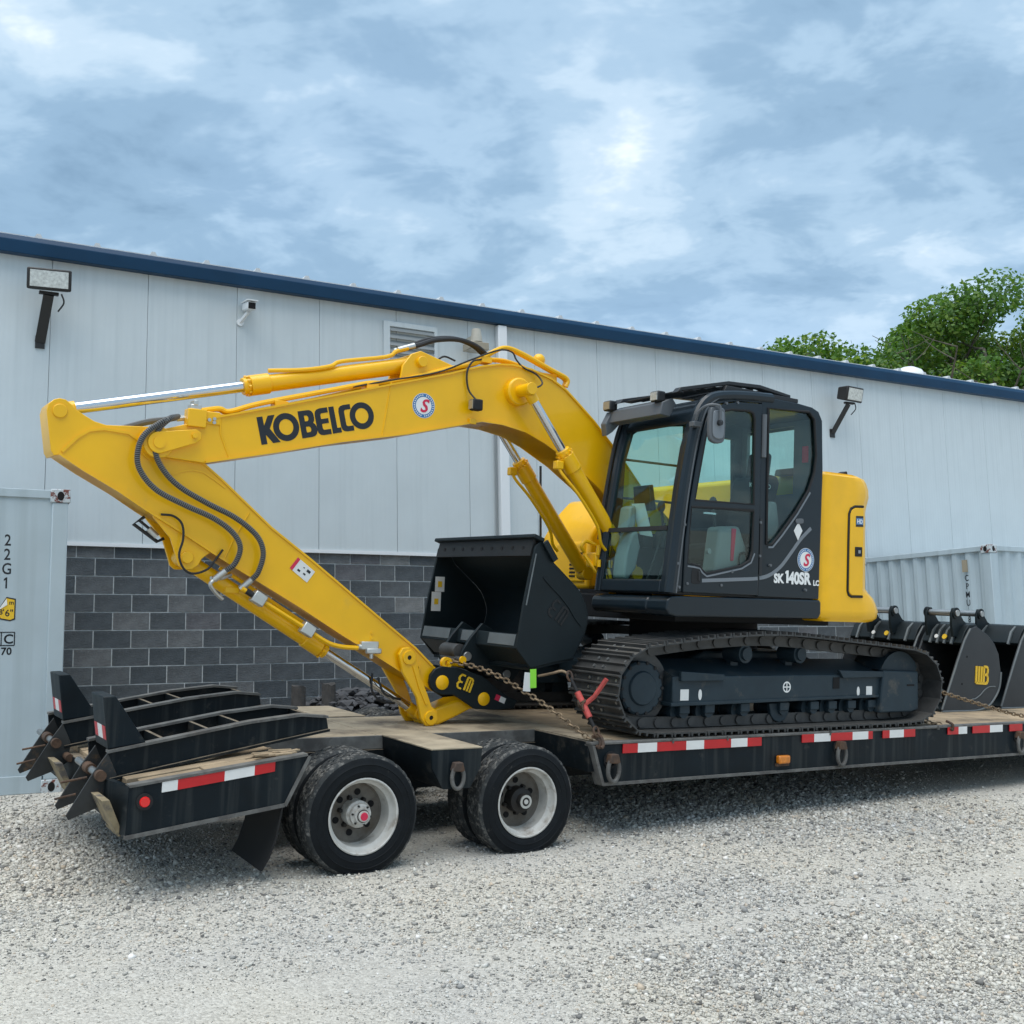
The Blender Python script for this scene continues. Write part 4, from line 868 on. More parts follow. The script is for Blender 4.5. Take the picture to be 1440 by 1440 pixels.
MB().cyl(P(XS, YC, 1.36), P(XS, YC, 1.62), .58, n=40).build('slew_ring', M['matte'], ex)

# ---- upper structure
uf = MB().box(2.75, 4.5, .30, 2.36, 1.60, 1.80).build('upper_frame', M['matte'], ex, bev=.01)
MB().prism([(2.50, 1.80), (2.46, 1.77), (2.45, 1.70), (2.48, 1.66), (2.55, 1.645), (4.10, 1.66), (4.13, 1.70), (4.13, 1.80), (4.11, 1.818), (2.60, 1.805)], .055, .30).build('side_skirt', M['dgrey'], ex, bev=.018, seg=3)
MB().prism([(2.50, 1.80), (2.46, 1.77), (2.45, 1.70), (2.48, 1.66), (2.75, 1.645), (2.75, 1.80)], .30, 1.02).build('front_skirt', M['dgrey'], ex, bev=.018, seg=3)
MB().prism([(2.6, 1.66), (2.6, 1.80), (4.2, 1.80), (4.2, 1.66)], 2.3, 2.56).build('side_skirt', M['dgrey'], ex, bev=.018)
MB().box(2.80, 3.1, 1.02, 1.66, 1.60, 1.84).build('boom_mount', M['matte'], ex)
# cab shell ---------------------------------------------------------------
YN, YF = .05, 1.0
prof = [(2.478, 1.825), (2.530, 2.25), (2.575, 2.60), (2.648, 3.00), (2.705, 3.20), (2.765, 3.305), (2.86, 3.372), (3.02, 3.408), (3.25, 3.432), (3.5, 3.446), (3.80, 3.444), (3.98, 3.430), (4.06, 3.402), (4.105, 3.33), (4.123, 2.92), (4.10, 1.825)]
door = [(2.602, 1.832), (2.615, 2.232), (2.655, 2.55), (2.700, 2.80), (2.758, 3.07), (2.806, 3.225), (2.885, 3.305), (3.02, 3.345), (3.15, 3.370), (3.392, 3.385), (3.392, 1.832)]
gup = [(2.700, 2.545), (2.745, 2.80), (2.795, 3.05), (2.850, 3.205), (2.92, 3.262), (3.06, 3.300), (3.25, 3.312), (3.295, 3.300), (3.318, 3.255), (3.328, 2.56)]
glo = [(2.668, 2.495), (3.328, 2.515), (3.322, 2.19), (3.294, 2.110), (3.203, 2.062), (2.837, 1.985), (2.795, 2.008), (2.765, 2.040), (2.706, 2.050), (2.640, 2.056)]
qw = [(3.470, 3.36), (3.94, 3.385), (4.005, 3.33), (4.035, 3.03), (4.015, 2.88), (3.95, 2.725), (3.81, 2.54), (3.636, 2.35), (3.534, 2.252), (3.478, 2.248)]
cab = MB().prism([(3.398, 1.825)]+prof[:8:-1]+[(3.398, 3.441)], YN+.006, YN+.05, holes=[qw]).build('cab', M['dgrey'], ex, bev=.006)
MB().prism(prof[:9]+[(3.396, 3.440), (3.396, 3.391)]+[(x-.005, z+.006) for x, z in door[-2::-1]], YN+.006, YN+.05).build('door_pillar', M['dgrey'], cab, bev=.006)
def soft(pl, k=3): return spl(pl, k, True)
MB().prism(door, YN-.006, YN+.034, holes=[gup, glo]).build('door', M['dgrey'], cab, bev=.008)
MB().prism([(2.69, 2.538), (3.335, 2.556), (3.335, 2.50), (2.66, 2.49)], YN-.004, YN+.03).build('door_bar', M['black'], cab, bev=.006)
for g, m_ in ((gup, 'glass'), (glo, 'glassd')): MB().prism(g, YN+.012, YN+.018).build('door_glass', M[m_], cab)
MB().prism(qw, YN+.018, YN+.024).build('quarter_glass', M['glassd'], cab)
# seals round the openings
for lp in (gup, glo, qw): MB().tube([(x, YN+.002, z) for x, z in lp], .011, 6, closed=True).build('window_seal', M['matte'], cab)
band(MB(), [(2.64, 2.040), (2.706, 2.036), (2.765, 2.026), (2.795, 1.994), (2.837, 1.969), (3.203, 2.046), (3.30, 2.096), (3.335, 2.17)], YN-.010, YN+.0, -.012).build('door_crease', M['decal_g'], cab)
band(MB(), [(3.50, 2.234), (3.545, 2.236), (3.646, 2.334), (3.82, 2.525), (3.965, 2.715)], YN+.0, YN+.007, -.016).build('window_crease', M['decal_g'], cab)
# swept stripe across door and rear panel
st = spl([(2.79, 1.915), (3.10, 1.935), (3.38, 1.955), (3.52, 1.985), (3.65, 2.06), (3.76, 2.17), (3.88, 2.30), (4.0, 2.40)], 6)
band(MB(), [p for p in st if p[0] < 3.388], YN-.009, YN-.006, .028).build('stripe', M['decal_g'], cab)
band(MB(), [p for p in st if p[0] > 3.40], YN+.003, YN+.0055, .030).build('stripe', M['decal_g'], cab)
dh = MB().prism(soft([(2.690, 1.905), (2.762, 1.905), (2.775, 1.925), (2.775, 2.0), (2.755, 2.022), (2.70, 2.022), (2.684, 2.0), (2.680, 1.925)], 3), YN-.010, YN-.004).build('door_handle', M['matte'], cab, bev=.003)
MB().prism([(2.745, 1.925), (2.76, 1.925), (2.76, 2.0), (2.745, 2.0)], YN-.018, YN-.009).build('handle_grip', M['black'], cab, bev=.004)
MB().box(2.86, 2.98, YN+.06, YN+.075, 2.455, 2.47).build('inner_latch', M['chrome'], cab)
# front: framed two-piece windscreen
def fx(z):                              # front face x at height z
    zs = [p[1] for p in prof[:7]]; xs = [p[0] for p in prof[:7]]; return float(np.interp(z, zs, xs))
def fstrip(z0, z1, y0, y1, th=.045, dx=0):
    k = [z for z in np.linspace(z0, z1, 6)]
    vs = [(fx(z)+dx, y, z) for y in (y0, y1) for z in k]+[(fx(z)+th+dx, y, z) for y in (y0, y1) for z in k]; n = 6
    fs = []
    for i in range(n-1): fs += [(i, i+1, n+i+1, n+i), (2*n+i, 3*n+i, 3*n+i+1, 2*n+i+1), (i, 2*n+i, 2*n+i+1, i+1), (n+i, n+i+1, 3*n+i+1, 3*n+i)]
    fs += [(0, n, 3*n, 2*n), (n-1, 3*n-1, 4*n-1, 2*n-1)]
    return vs, fs
fr_ = MB()
fr_.add(*fstrip(1.825, 3.25, YN+.012, YN+.13)); fr_.add(*fstrip(1.825, 3.25, YF-.075, YF)); fr_.add(*fstrip(1.825, 1.925, YN+.13, YF-.075))
fr_.build('windscreen_frame', M['dgrey'], cab, bev=.012, seg=3)
MB().add(*fstrip(2.310, 2.345, YN+.13, YF-.075, .03)).build('windscreen_bar', M['black'], cab)
MB().add(*fstrip(2.345, 3.24, YN+.12, YF-.07, .006, .014)).build('windscreen_glass', M['glass'], cab)
MB().add(*fstrip(1.925, 2.310, YN+.12, YF-.07, .006, .014)).build('lower_glass', M['glass'], cab)
# near front pillar with twin grooves
pl = [(x, z) for x, z in prof[:9]]
MB().tube([(x+.02, YN+.03, z) for x, z in spl(prof[:10], 4)], .045, 10).build('front_pillar', M['dgrey'], cab)
MB().tube([(x+.055, YN-.002, z) for x, z in spl(prof[:7], 4)], .010, 6).build('pillar_trim', M['mirror'], cab)
MB().tube([(x+.02, YF-.03, z) for x, z in spl(prof[:10], 4)], .04, 10).build('front_pillar', M['dgrey'], cab)
MB().tube([(x-.035, YF-.01, z) for x, z in spl(prof[1:6], 4)], .016, 8).build('wiper_rail', M['black'], cab)
# roof, far wall, rear wall
rf = prof[4:14]
vs = [(x, YN+.05, z) for x, z in rf]+[(x, YF, z) for x, z in rf]+[(x, YN+.05, z-.05) for x, z in rf]+[(x, YF, z-.05) for x, z in rf]; n = len(rf)
mb = MB(); fs = []
for i in range(n-1): fs += [(i, i+1, n+i+1, n+i), (2*n+i, 3*n+i, 3*n+i+1, 2*n+i+1), (i, 2*n+i, 2*n+i+1, i+1), (n+i, n+i+1, 3*n+i+1, 3*n+i)]
fs += [(0, n, 3*n, 2*n), (n-1, 3*n-1, 4*n-1, 2*n-1)]; mb.add(vs, fs); mb.build('roof', M['dgrey'], cab, bev=.01)
fwin = [(2.70, 2.32), (2.72, 2.90), (2.80, 3.16), (2.92, 3.24), (3.38, 3.30), (3.38, 2.34)]; fwin2 = [(3.50, 2.62), (3.50, 3.24), (3.95, 3.24), (3.97, 2.62)]
MB().prism(prof, YF-.04, YF, holes=[fwin, fwin2]).build('far_wall', M['black'], cab)
for g in (fwin, fwin2): MB().prism(g, YF-.023, YF-.018).build('side_glass', M['glass'], cab)
for z_ in (2.62, 2.95): MB().cyl((2.62, YF+.03, z_), (3.45, YF+.03, z_), .011, n=8).build('guard_bar', M['black'], cab)
rw = [(YN+.05, 1.83), (YF-.04, 1.83), (YF-.04, 3.38), (YN+.05, 3.38)]
MB().prism(rw, 4.06, 4.10, 'x', holes=[[(.33, 2.72), (.90, 2.72), (.90, 3.31), (.33, 3.31)]]).build('rear_wall', M['mirror'], cab)
MB().prism([(.33, 2.72), (.90, 2.72), (.90, 3.31), (.33, 3.31)], 4.075, 4.081, 'x').build('rear_glass', M['glass'], cab)
MB().box(4.045, 4.058, .16, .22, 2.98, 3.12).build('hammer', M['decal_r'], cab)
MB().box(2.52, 4.08, YN+.05, YF-.04, 1.815, 1.86).build('floor', M['black'], cab)
# roof guard and lights
gd = MB(); gpr = [(2.56, 3.385), (2.60, 3.43), (3.10, 3.545), (3.45, 3.560), (3.80, 3.520), (3.80, 3.495), (3.45, 3.530), (3.10, 3.515), (2.62, 3.405)]
for y0, y1 in ((.13, .20), (.86, .96)): gd.prism(gpr, y0, y1)
for q in np.arange(2.62, 3.8, .125):
    z_ = float(np.interp(q, [2.6, 3.1, 3.45, 3.8], [3.425, 3.537, 3.55, 3.51])); gd.box(q, q+.07, .2, .86, z_-.03, z_-.015)
gd.build('roof_guard', M['black'], cab, bev=.004)
MB().prism([(3.02, 3.44), (3.05, 3.50), (3.86, 3.49), (3.86, 3.455)], .10, .15).build('guard_base', M['black'], cab, bev=.005)
hb_ = MB().prism([(2.54, 3.23), (2.56, 3.33), (2.66, 3.375), (2.70, 3.33), (2.64, 3.22)], .30, .98).build('light_bar', M['mirror'], cab, bev=.006)
for yy, m_ in ((.98, 'lampw'), (.36, 'lamp')):
    o = MB().box(2.52, 2.60, yy-.05, yy+.05, 3.335, 3.42).build('work_light', M['black'], cab, bev=.012)
    MB().box(2.514, 2.522, yy-.04, yy+.04, 3.345, 3.41).build('work_light_lens', M[m_], cab)
MB().prism([(2.52, 3.12), (2.50, 3.22), (2.56, 3.33), (2.62, 3.33), (2.66, 3.24), (2.58, 3.16)], .96, 1.03).build('light_bracket', M['mirror'], cab, bev=.006)
# mirror on its arm
mi = MB(); mc = (2.755, 3.125)
mp = soft([(mc[0]-.075, mc[1]+.10), (mc[0]-.04, mc[1]+.135), (mc[0]+.04, mc[1]+.135), (mc[0]+.075, mc[1]+.10), (mc[0]+.078, mc[1]-.09), (mc[0]+.04, mc[1]-.14), (mc[0]-.04, mc[1]-.14), (mc[0]-.078, mc[1]-.09)], 4)
MB().prism(mp, -.13, -.09).build('mirror', M['mirror'], cab, bev=.012, seg=3)
MB().prism([((x-mc[0])*.72+mc[0], (z-mc[1])*.78+mc[1]) for x, z in mp], -.140, -.128).build('mirror_back', M['decal_g'], cab, bev=.006)
MB().cyl((mc[0], -.138, mc[1]+.01), (mc[0], -.165, mc[1]+.01), .022, n=14).build('mirror_joint', M['black'], cab)
MB().tube(spl([(2.655, .02, 3.13), (2.645, -.03, 3.22), (2.67, -.10, 3.265), (2.73, -.14, 3.27), (2.752, -.155, 3.25), (2.755, -.155, 3.14)], 5), .011, 8).build('mirror_arm', M['mirror'], cab)
MB().box(2.62, 2.70, -.01, .05, 3.11, 3.15).build('mirror_bracket', M['mirror'], cab, bev=.005)
# hand rail, hinges, bolts
MB().cyl((3.42, YN-.004, 2.95), (3.42, YN-.004, 3.30), .022, n=10).build('hinge_post', M['mirror'], cab)
for x_, z_ in ((3.0, 3.34), (3.12, 3.36), (3.40, 2.15), (3.40, 2.42), (2.64, 1.90), (2.99, 1.90), (3.10, 2.01), (3.52, 2.08), (3.93, 1.895), (2.54, 2.05), (2.56, 1.87), (2.60, 2.35)):
    MB().cyl((x_, YN+.02, z_), (x_, YN-.014, z_), .014, .011, 10).build('bolt', M['mirror'], cab)
MB().box(3.395, 3.425, YN-.008, YN+.03, 2.0, 2.45).build('door_hinge', M['black'], cab)
MB().prism(soft([(3.81, 2.475), (3.88, 2.485), (3.895, 2.47), (3.885, 2.445), (3.815, 2.44)], 3), YN-.004, YN+.010).build('lock', M['mirror'], cab, bev=.003)
MB().prism([(3.79, 2.378), (3.84, 2.455), (3.89, 2.385), (3.84, 2.30)], YN+.003, YN+.0055).build('reflector', M['label'], cab, bev=.001)
# decals
def s_logo(par, o, ux, uy, r_, lift):
    n_ = Vector(lift).normalized()
    a = MB(); put2d(a, *ringmesh((0,0), r_, .0001, 36), o, ux, uy, n_*.001); a.build('dealer_decal', M['decal_w'], par)
    b_ = MB(); put2d(b_, *ringmesh((0,0), r_*.96, r_*.70, 36), o, ux, uy, n_*.002); b_.build('decal_ring', M['decal_b'], par)
    c_ = MB()
    for k in range(30):
        if k in (7, 22): continue
        aa = 2*math.pi*k/30; q = ringmesh((0,0), r_*.885, r_*.775, 1, aa, aa+.10); put2d(c_, *q, o, ux, uy, n_*.003)
    c_.build('decal_lettering', M['decal_w'], par)
    d_ = MB(); vs, fs = text_mesh('S', r_*1.45, 0, r_*.035, .25, 'CENTER'); put2d(d_, [(v[0], v[1]-r_*.50, 0) for v in vs], fs, o, ux, uy, n_*.003); d_.build('decal_letter', M['decal_r'], par)
s_logo(cab, (3.935, YN+.004, 2.145), (1,0,0), (0,0,1), .098, (0,-1,0))
for s_, x0, sz, sx_, z0 in (('SK', 3.572, .100, .95, 1.945), ('40SR', 3.742, .132, .92, 1.943), ('LC', 4.026, .060, 1.0, 1.937)):
    mb = MB(); vs, fs = text_mesh(s_, sz, 0, sz*.05, sx=sx_); put2d(mb, vs, fs, (x0, YN+.003, z0), (1,0,.012), (0,0,1), (0,0,0)); mb.build('model_lettering', M['decal_w'], cab)
MB().prism([(3.712, 1.945), (3.738, 1.945), (3.738, 2.048), (3.718, 2.048), (3.700, 2.036), (3.700, 2.020), (3.712, 2.024)], YN+.0025, YN+.0035).build('model_lettering', M['decal_w'], cab)
# cab interior
seat = MB(); seat.box(3.25, 3.72, .32, .80, 2.10, 2.26); sb = seat.build('seat', M['seat'], cab, bev=.05, seg=3)
MB().prism([(3.66, 2.22), (3.78, 2.24), (3.92, 2.80), (3.90, 2.86), (3.80, 2.87), (3.76, 2.80)], .34, .78).build('seat_back', M['seat'], cab, bev=.04, seg=3)
MB().prism([(3.82, 2.84), (3.90, 2.84), (3.93, 3.06), (3.86, 3.08)], .44, .68).build('headrest', M['seat'], cab, bev=.03, seg=3)
MB().prism([(3.3, 1.86), (3.75, 1.86), (3.72, 2.12), (3.3, 2.12)], .36, .76).build('seat_base', M['black'], cab)
mb = MB(); vs, fs = text_mesh('KOBELCO', .055, 0, .001); put2d(mb, vs, fs, (3.55, .335, 2.74), (1,0,0), (0,0,1), (0,0,0)); 
mb.build('seat_lettering', M['decal_w'], cab)
lc = MB().prism([(3.0, 2.0), (3.05, 2.37), (3.26, 2.385), (3.34, 2.22), (3.36, 2.06), (3.2, 1.93)], .13, .30).build('console', M['lgrey'], cab, bev=.03, seg=3)
MB().prism([(3.165, 2.36), (3.215, 2.36), (3.19, 2.10), (3.16, 2.10)], .122, .132).build('lock_lever', M['decal_r'], cab, bev=.004)
MB().tube(spl([(3.24, .11, 1.90), (3.24, .11, 2.13), (3.29, .11, 2.17), (3.34, .11, 2.15)], 4), .010, 6).build('grab_bar', M['black'], cab)
MB().prism([(3.0, 2.20), (3.7, 2.24), (3.7, 2.42), (3.05, 2.36)], .80, .94).build('console', M['black'], cab, bev=.02)
MB().cyl((2.93, .12, 2.165), (2.93, .15, 2.165), .022, n=10).build('knob', M['lgrey'], cab)
for yy in (.22, .86):
    MB().tube([(3.08, yy, 2.34), (3.05, yy, 2.52)], .012, 8).build('lever', M['black'], cab); MB().ball((3.045, yy, 2.56), .035, 10, sc=(1,1,1.5)).build('lever_grip', M['black'], cab)
MB().prism([(2.80, 2.50), (2.86, 2.51), (2.82, 2.72), (2.78, 2.71)], .70, .92).build('monitor', M['black'], cab, bev=.008)
MB().prism([(2.79, 2.20), (2.80, 2.45), (2.86, 2.45), (2.86, 2.20)], .78, .84).build('monitor_stand', M['black'], cab)
for yy in (.46, .60):
    MB().tube([(2.68, yy, 1.88), (2.78, yy, 2.12), (2.87, yy, 2.40)], .011, 6).build('pedal_lever', M['matte'], cab); MB().box(2.62, 2.76, yy-.05, yy+.05, 1.87, 1.93).build('pedal', M['matte'], cab, bev=.01)
MB().prism([(2.57, 1.93), (2.585, 2.12), (2.64, 2.30), (2.70, 2.34), (2.74, 2.20), (2.70, 2.02), (2.62, 1.92)], .74, .90).build('wrapped_box', M['lgrey'], cab, bev=.02, seg=3)
MB().prism([(2.59, 2.33), (2.62, 2.52), (2.68, 2.54), (2.68, 2.35)], .74, .88).build('wrapped_box', M['lgrey'], cab, bev=.015)
mb = MB(); mb.add([(2.76, .62, 2.28), (2.74, .76, 2.30), (2.66, .78, 2.55), (2.68, .64, 2.55), (2.766, .622, 2.28), (2.746, .762, 2.30), (2.666, .782, 2.55), (2.686, .642, 2.55)], [(0,1,2,3),(7,6,5,4),(0,4,5,1),(1,5,6,2),(2,6,7,3),(3,7,4,0)]); mb.build('paper_manual', M['label'], cab)
MB().prism([(3.62, 2.44), (3.66, 2.62), (3.74, 2.62), (3.78, 2.42), (3.72, 2.28), (3.60, 2.30)], .20, .31).build('side_pod', M['lgrey'], cab, bev=.02)

# counterweight -----------------------------------------------------------
def cw_ring(z):
    """plan outline at height z: straight near flank, round tail about the slewing axis"""
    k = [(1.640, 1.53, 4.20), (1.66, 1.60, 4.15), (1.74, 1.615, 4.145), (1.84, 1.58, 4.145), (1.92, 1.505, 4.15), (2.62, 1.495, 4.155), (2.68, 1.51, 4.16), (2.75, 1.525, 4.165), (2.83, 1.515, 4.17), (2.89, 1.48, 4.19), (2.915, 1.42, 4.21)]
    zs = [q[0] for q in k]; r_ = float(np.interp(z, zs, [q[1] for q in k])); xf = float(np.interp(z, zs, [q[2] for q in k]))
    pts = []; hw_ = 1.245 if z < 2.89 else 1.21
    if z < 1.66: hw_ = 1.215
    a0 = math.asin(min(.999, hw_/r_)) if r_ > hw_ else math.pi/2*.97
    xa = XS+r_*math.cos(a0)
    rc = .06
    pts.append((xf, YC-hw_+.02)); pts.append((xf+.03, YC-hw_)); 
    for q in np.linspace(.2, 1, 4): pts.append((xf+.03+(xa-.035-xf-.03)*q, YC-hw_))
    pts.append((xa-.008, YC-hw_+.014))
    for a in np.linspace(a0*.955, -a0*.955, 28): pts.append((XS+r_*math.cos(a), YC-r_*math.sin(a)))
    pts.append((xa-.008, YC+hw_-.014))
    for q in np.linspace(1, .2, 4): pts.append((xf+.03+(xa-.035-xf-.03)*q, YC+hw_))
    pts.append((xf+.03, YC+hw_)); pts.append((xf, YC+hw_-.02)); return pts
zs_ = [1.640, 1.652, 1.68, 1.74, 1.80, 1.85, 1.89, 1.93, 2.1, 2.4, 2.60, 2.65, 2.69, 2.74, 2.80, 2.85, 2.885, 2.905, 2.915]
rings = [cw_ring(z) for z in zs_]; n = len(rings[0]); mb = MB(); vs = []; fs = []
for z, rg in zip(zs_, rings): vs += [(x, y, z) for x, y in rg]
for i in range(len(zs_)-1):
    for k in range(n): fs.append((i*n+k, i*n+(k+1) % n, (i+1)*n+(k+1) % n, (i+1)*n+k))
fs += [tuple(range(n-1, -1, -1)), tuple(range((len(zs_)-1)*n, len(zs_)*n))]
cw = mb.add(vs, fs).build('counterweight', M['yellow_cw'], ex, sharp=50)
def on_cw(a, z, d=0):                   # point on the round tail, a measured from straight back towards the near side
    k = float(np.interp(z, [1.92, 2.62], [1.515, 1.50]))+d; return (XS+k*math.cos(a), YC-k*math.sin(a), z)
FY = YC-1.245                          # flat near flank
dpl = [(4.492, 1.91), (4.502, 1.885), (4.53, 1.870), (4.668, 1.872), (4.664, 2.632), (4.56, 2.626), (4.515, 2.605), (4.495, 2.565)]
MB().prism(dpl, FY-.012, FY+.03).build('access_door', M['yellow'], cw, bev=.006)
MB().tube([(4.668, FY-.002, 1.862), (4.53, FY-.002, 1.858), (4.495, FY-.002, 1.873), (4.480, FY-.002, 1.905), (4.480, FY-.002, 2.3), (4.484, FY-.002, 2.57), (4.507, FY-.002, 2.615), (4.555, FY-.002, 2.637), (4.664, FY-.002, 2.643)], .011, 6).build('door_gap', M['matte'], cw)
MB().prism([(4.555, 2.205), (4.645, 2.207), (4.645, 2.290), (4.555, 2.288)], FY-.018, FY-.008).build('door_latch', M['matte'], cw, bev=.008)
MB().prism([(4.592, 2.232), (4.620, 2.233), (4.620, 2.262), (4.592, 2.261)], FY-.022, FY-.016).build('latch_key', M['steel'], cw, bev=.004)
MB().prism([(4.562, 2.462), (4.655, 2.466), (4.655, 2.560), (4.562, 2.556)], FY-.0138, FY-.0118).build('badge', M['decal_k'], cw)
MB().prism([(4.566, 2.482), (4.653, 2.485), (4.653, 2.540), (4.566, 2.537)], FY-.0150, FY-.0136).build('badge_face', M['decal_bl'], cw)
mb = MB(); vs, fs = text_mesh('HD', .05, 0, .001); put2d(mb, vs, fs, (4.572, FY-.0158, 2.493), (1,0,0), (0,0,1), (0,0,0)); mb.build('badge_lettering', M['decal_w'], cw)
# engine hood and right-hand housing
hd = MB().prism([(4.16, 2.60), (4.16, 2.90), (4.95, 2.90), (5.05, 2.60)], .75, 2.50).build('engine_hood', M['yellow'], ex, bev=.04, seg=3)
MB().prism([(4.12, 2.90), (4.14, 2.96), (4.30, 2.97), (4.36, 2.90)], .30, .62).build('hood_vent', M['matte'], ex, bev=.01)
MB().beam((4.62, .35, 2.92), (4.72, .35, 2.96), .08, .035).build('tail_camera', M['matte'], ex, bev=.006)
MB().box(2.95, 4.2, .75, 2.50, 1.80, 2.62).build('engine_bay', M['matte'], ex) if False else None
hs_ = MB().prism([(2.98, 1.84), (2.98, 2.32), (3.10, 2.52), (3.28, 2.70), (3.45, 2.72), (3.68, 2.70), (3.80, 2.40), (4.20, 2.38), (4.20, 1.84)], 1.78, 2.56).build('side_housing', M['yellow'], ex, bev=.035, seg=3)
MB().prism([(2.962, 1.90), (2.962, 2.26), (3.0, 2.30), (3.0, 1.90)], 1.84, 2.30).build('housing_panel', M['yellow'], hs_, bev=.02, seg=3)
for k in range(9):
    for y0, y1 in ((1.86, 1.94), (1.97, 2.06)):
        if k > 6 and y0 < 1.9: continue
        MB().box(2.956, 2.964, y0, y1, 1.95+k*.035, 1.966+k*.035).build('louvre_slot', M['dark'], hs_)
MB().cyl((2.94, 2.50, 1.8), (2.90, 2.52, 3.02), .012, n=8).build('mirror_post', M['black'], ex)
MB().prism([(3.42, 2.71), (3.46, 2.78), (3.60, 2.79), (3.64, 2.71)], 2.1, 2.4).build('filter_cover', M['yellow'], ex, bev=.02)

# ---- boom -----------------------------------------------------------------
bp_ = TR['boom']
bo = MB().prism(bp_, YC-.175, YC+.175).build('boom', M['yellow'], ex, bev=.004)
top = bp_[3:21]; bot = bp_[23:36]
band(MB(), top, YC-.19, YC+.19, -.014).build('boom_top_plate', M['yellow'], bo)
band(MB(), bot, YC-.19, YC+.19, -.016).build('boom_bottom_plate', M['yellow'], bo)
# reinforced tip bosses and pin keepers
tip = (-1.118, 2.695)
for s in (-1, 1):
    y0 = YC+s*.175
    MB().cyl((tip[0], y0-s*.03, tip[1]), (tip[0], y0+s*.03, tip[1]), .105, n=32).build('tip_boss', M['yellow'], bo, bev=.004)
    k = [(tip[0]+.075*math.cos(a), tip[1]+.075*math.sin(a)) for a in np.radians(np.arange(115, 286, 15))]+[(-.87, 2.715), (-.835, 2.745), (-.84, 2.79), (-.875, 2.81)]
    MB().prism(k, min(y0+s*.03, y0+s*.048), max(y0+s*.03, y0+s*.048)).build('pin_keeper', M['yellow'], bo, bev=.004)
    MB().cyl((tip[0], y0+s*.048, tip[1]), (tip[0], y0+s*.056, tip[1]), .040, n=24).build('pin_end', M['yellow'], bo)
    MB().cyl((-.885, y0+s*.048, 2.765), (-.885, y0+s*.066, 2.765), .020, n=6).build('keeper_bolt', M['yellow'], bo)
    # weld bead where tip casting meets the plates
    MB().tube([(-.70, y0+s*.001, 2.935), (-.69, y0+s*.001, 2.80), (-.62, y0+s*.001, 2.64)], .008, 6).build('weld_seam', M['yellow'], bo)
    MB().tube([(.60, y0+s*.001, 3.34), (.575, y0+s*.001, 3.15), (.545, y0+s*.001, 2.92)], .006, 6).build('weld_seam', M['yellow'], bo)
# arm-cylinder lugs on the boom back
for yy in (YC-.12, YC+.09):
    MB().prism([(.70, 3.36), (.72, 3.50), (.79, 3.60), (.87, 3.635), (.95, 3.615), (1.20, 3.55), (1.38, 3.56), (1.40, 3.545)], yy, yy+.03).build('cylinder_lug', M['yellow'], bo, bev=.006)
MB().cyl((.875, YC-.16, 3.545), (.875, YC+.16, 3.545), .042, n=24).build('lug_pin', M['yellow'], bo, bev=.004)
# boom-cylinder cross boss
bc = (1.73, 3.41)
MB().cyl((bc[0], YC-.24, bc[1]), (bc[0], YC+.24, bc[1]), .115, n=32).build('cylinder_boss', M['yellow'], bo, bev=.015)
MB().cyl((bc[0]-.005, YC-.42, bc[1]), (bc[0]-.005, YC+.42, bc[1]), .050, n=24).build('cylinder_pin', M['yellow'], bo, bev=.004)
# lettering, decal, lamp
LT = {'K': ([(0,0),(.22,0),(.22,.34),(.44,0),(.72,0),(.41,.53),(.68,1),(.42,1),(.22,.66),(.22,1),(0,1)], []),
 'B': ([(0,0),(.38,0),(.5,.02),(.59,.09),(.63,.2),(.62,.36),(.58,.45),(.52,.51),(.57,.58),(.59,.7),(.58,.85),(.53,.94),(.45,.99),(.36,1),(0,1)], [[(.21,.19),(.34,.19),(.39,.23),(.4,.3),(.38,.37),(.33,.4),(.21,.4)], [(.21,.6),(.32,.6),(.36,.64),(.37,.71),(.35,.78),(.31,.81),(.21,.81)]]),
 'E': ([(.53,0),(.22,0),(.1,.03),(.03,.1),(0,.22),(0,.78),(.03,.9),(.1,.97),(.22,1),(.53,1),(.53,.81),(.28,.81),(.24,.79),(.22,.75),(.22,.6),(.5,.6),(.5,.42),(.22,.42),(.22,.25),(.24,.21),(.28,.19),(.53,.19)], []),
 'L': ([(0,0),(.36,0),(.36,.19),(.21,.19),(.21,1),(0,1)], []),
 'C': ([(.5,0),(.22,0),(.1,.03),(.03,.1),(0,.22),(0,.78),(.03,.9),(.1,.97),(.22,1),(.5,1),(.5,.81),(.28,.81),(.24,.79),(.22,.75),(.22,.25),(.24,.21),(.28,.19),(.5,.19)], []),
 'O': ([(.485+.49*math.cos(a), .5+.51*math.sin(a)) for a in np.linspace(0, 2*math.pi, 36, endpoint=False)], [[(.485+.27*math.cos(a), .5+.29*math.sin(a)) for a in np.linspace(0, 2*math.pi, 30, endpoint=False)]])}
o0 = Vector((-.392, 0, 2.757)); eu = Vector((.853, 0, .221)).normalized(); ev = Vector((-eu.z, 0, eu.x)); Hh = .1985
for ch, t0 in (('K', 0), ('O', .545), ('B', 1.56), ('E', 2.19), ('L', 2.77), ('C', 3.14), ('O', 3.56)):
    pl, hl_ = LT[ch]; f_ = lambda p: ((o0+eu*((p[0]+t0)*Hh*1.012)+ev*(p[1]*Hh)).x, (o0+eu*((p[0]+t0)*Hh*1.012)+ev*(p[1]*Hh)).z)
    MB().prism([f_(p) for p in pl], YC-.1772, YC-.1755, holes=[[f_(p) for p in h] for h in hl_]).build('boom_letter', M['decal_k'], bo)
s_logo(bo, (.885, YC-.176, 3.197), (1,0,.0), (0,0,1), .098, (0,-1,0))
wl = MB().box(1.265, 1.355, YC-.29, YC-.215, 3.20, 3.29).build('boom_light', M['matte'], bo, bev=.012)
MB().box(1.258, 1.2645, YC-.282, YC-.223, 3.21, 3.28).build('boom_light_lens', M['lampw'], bo)
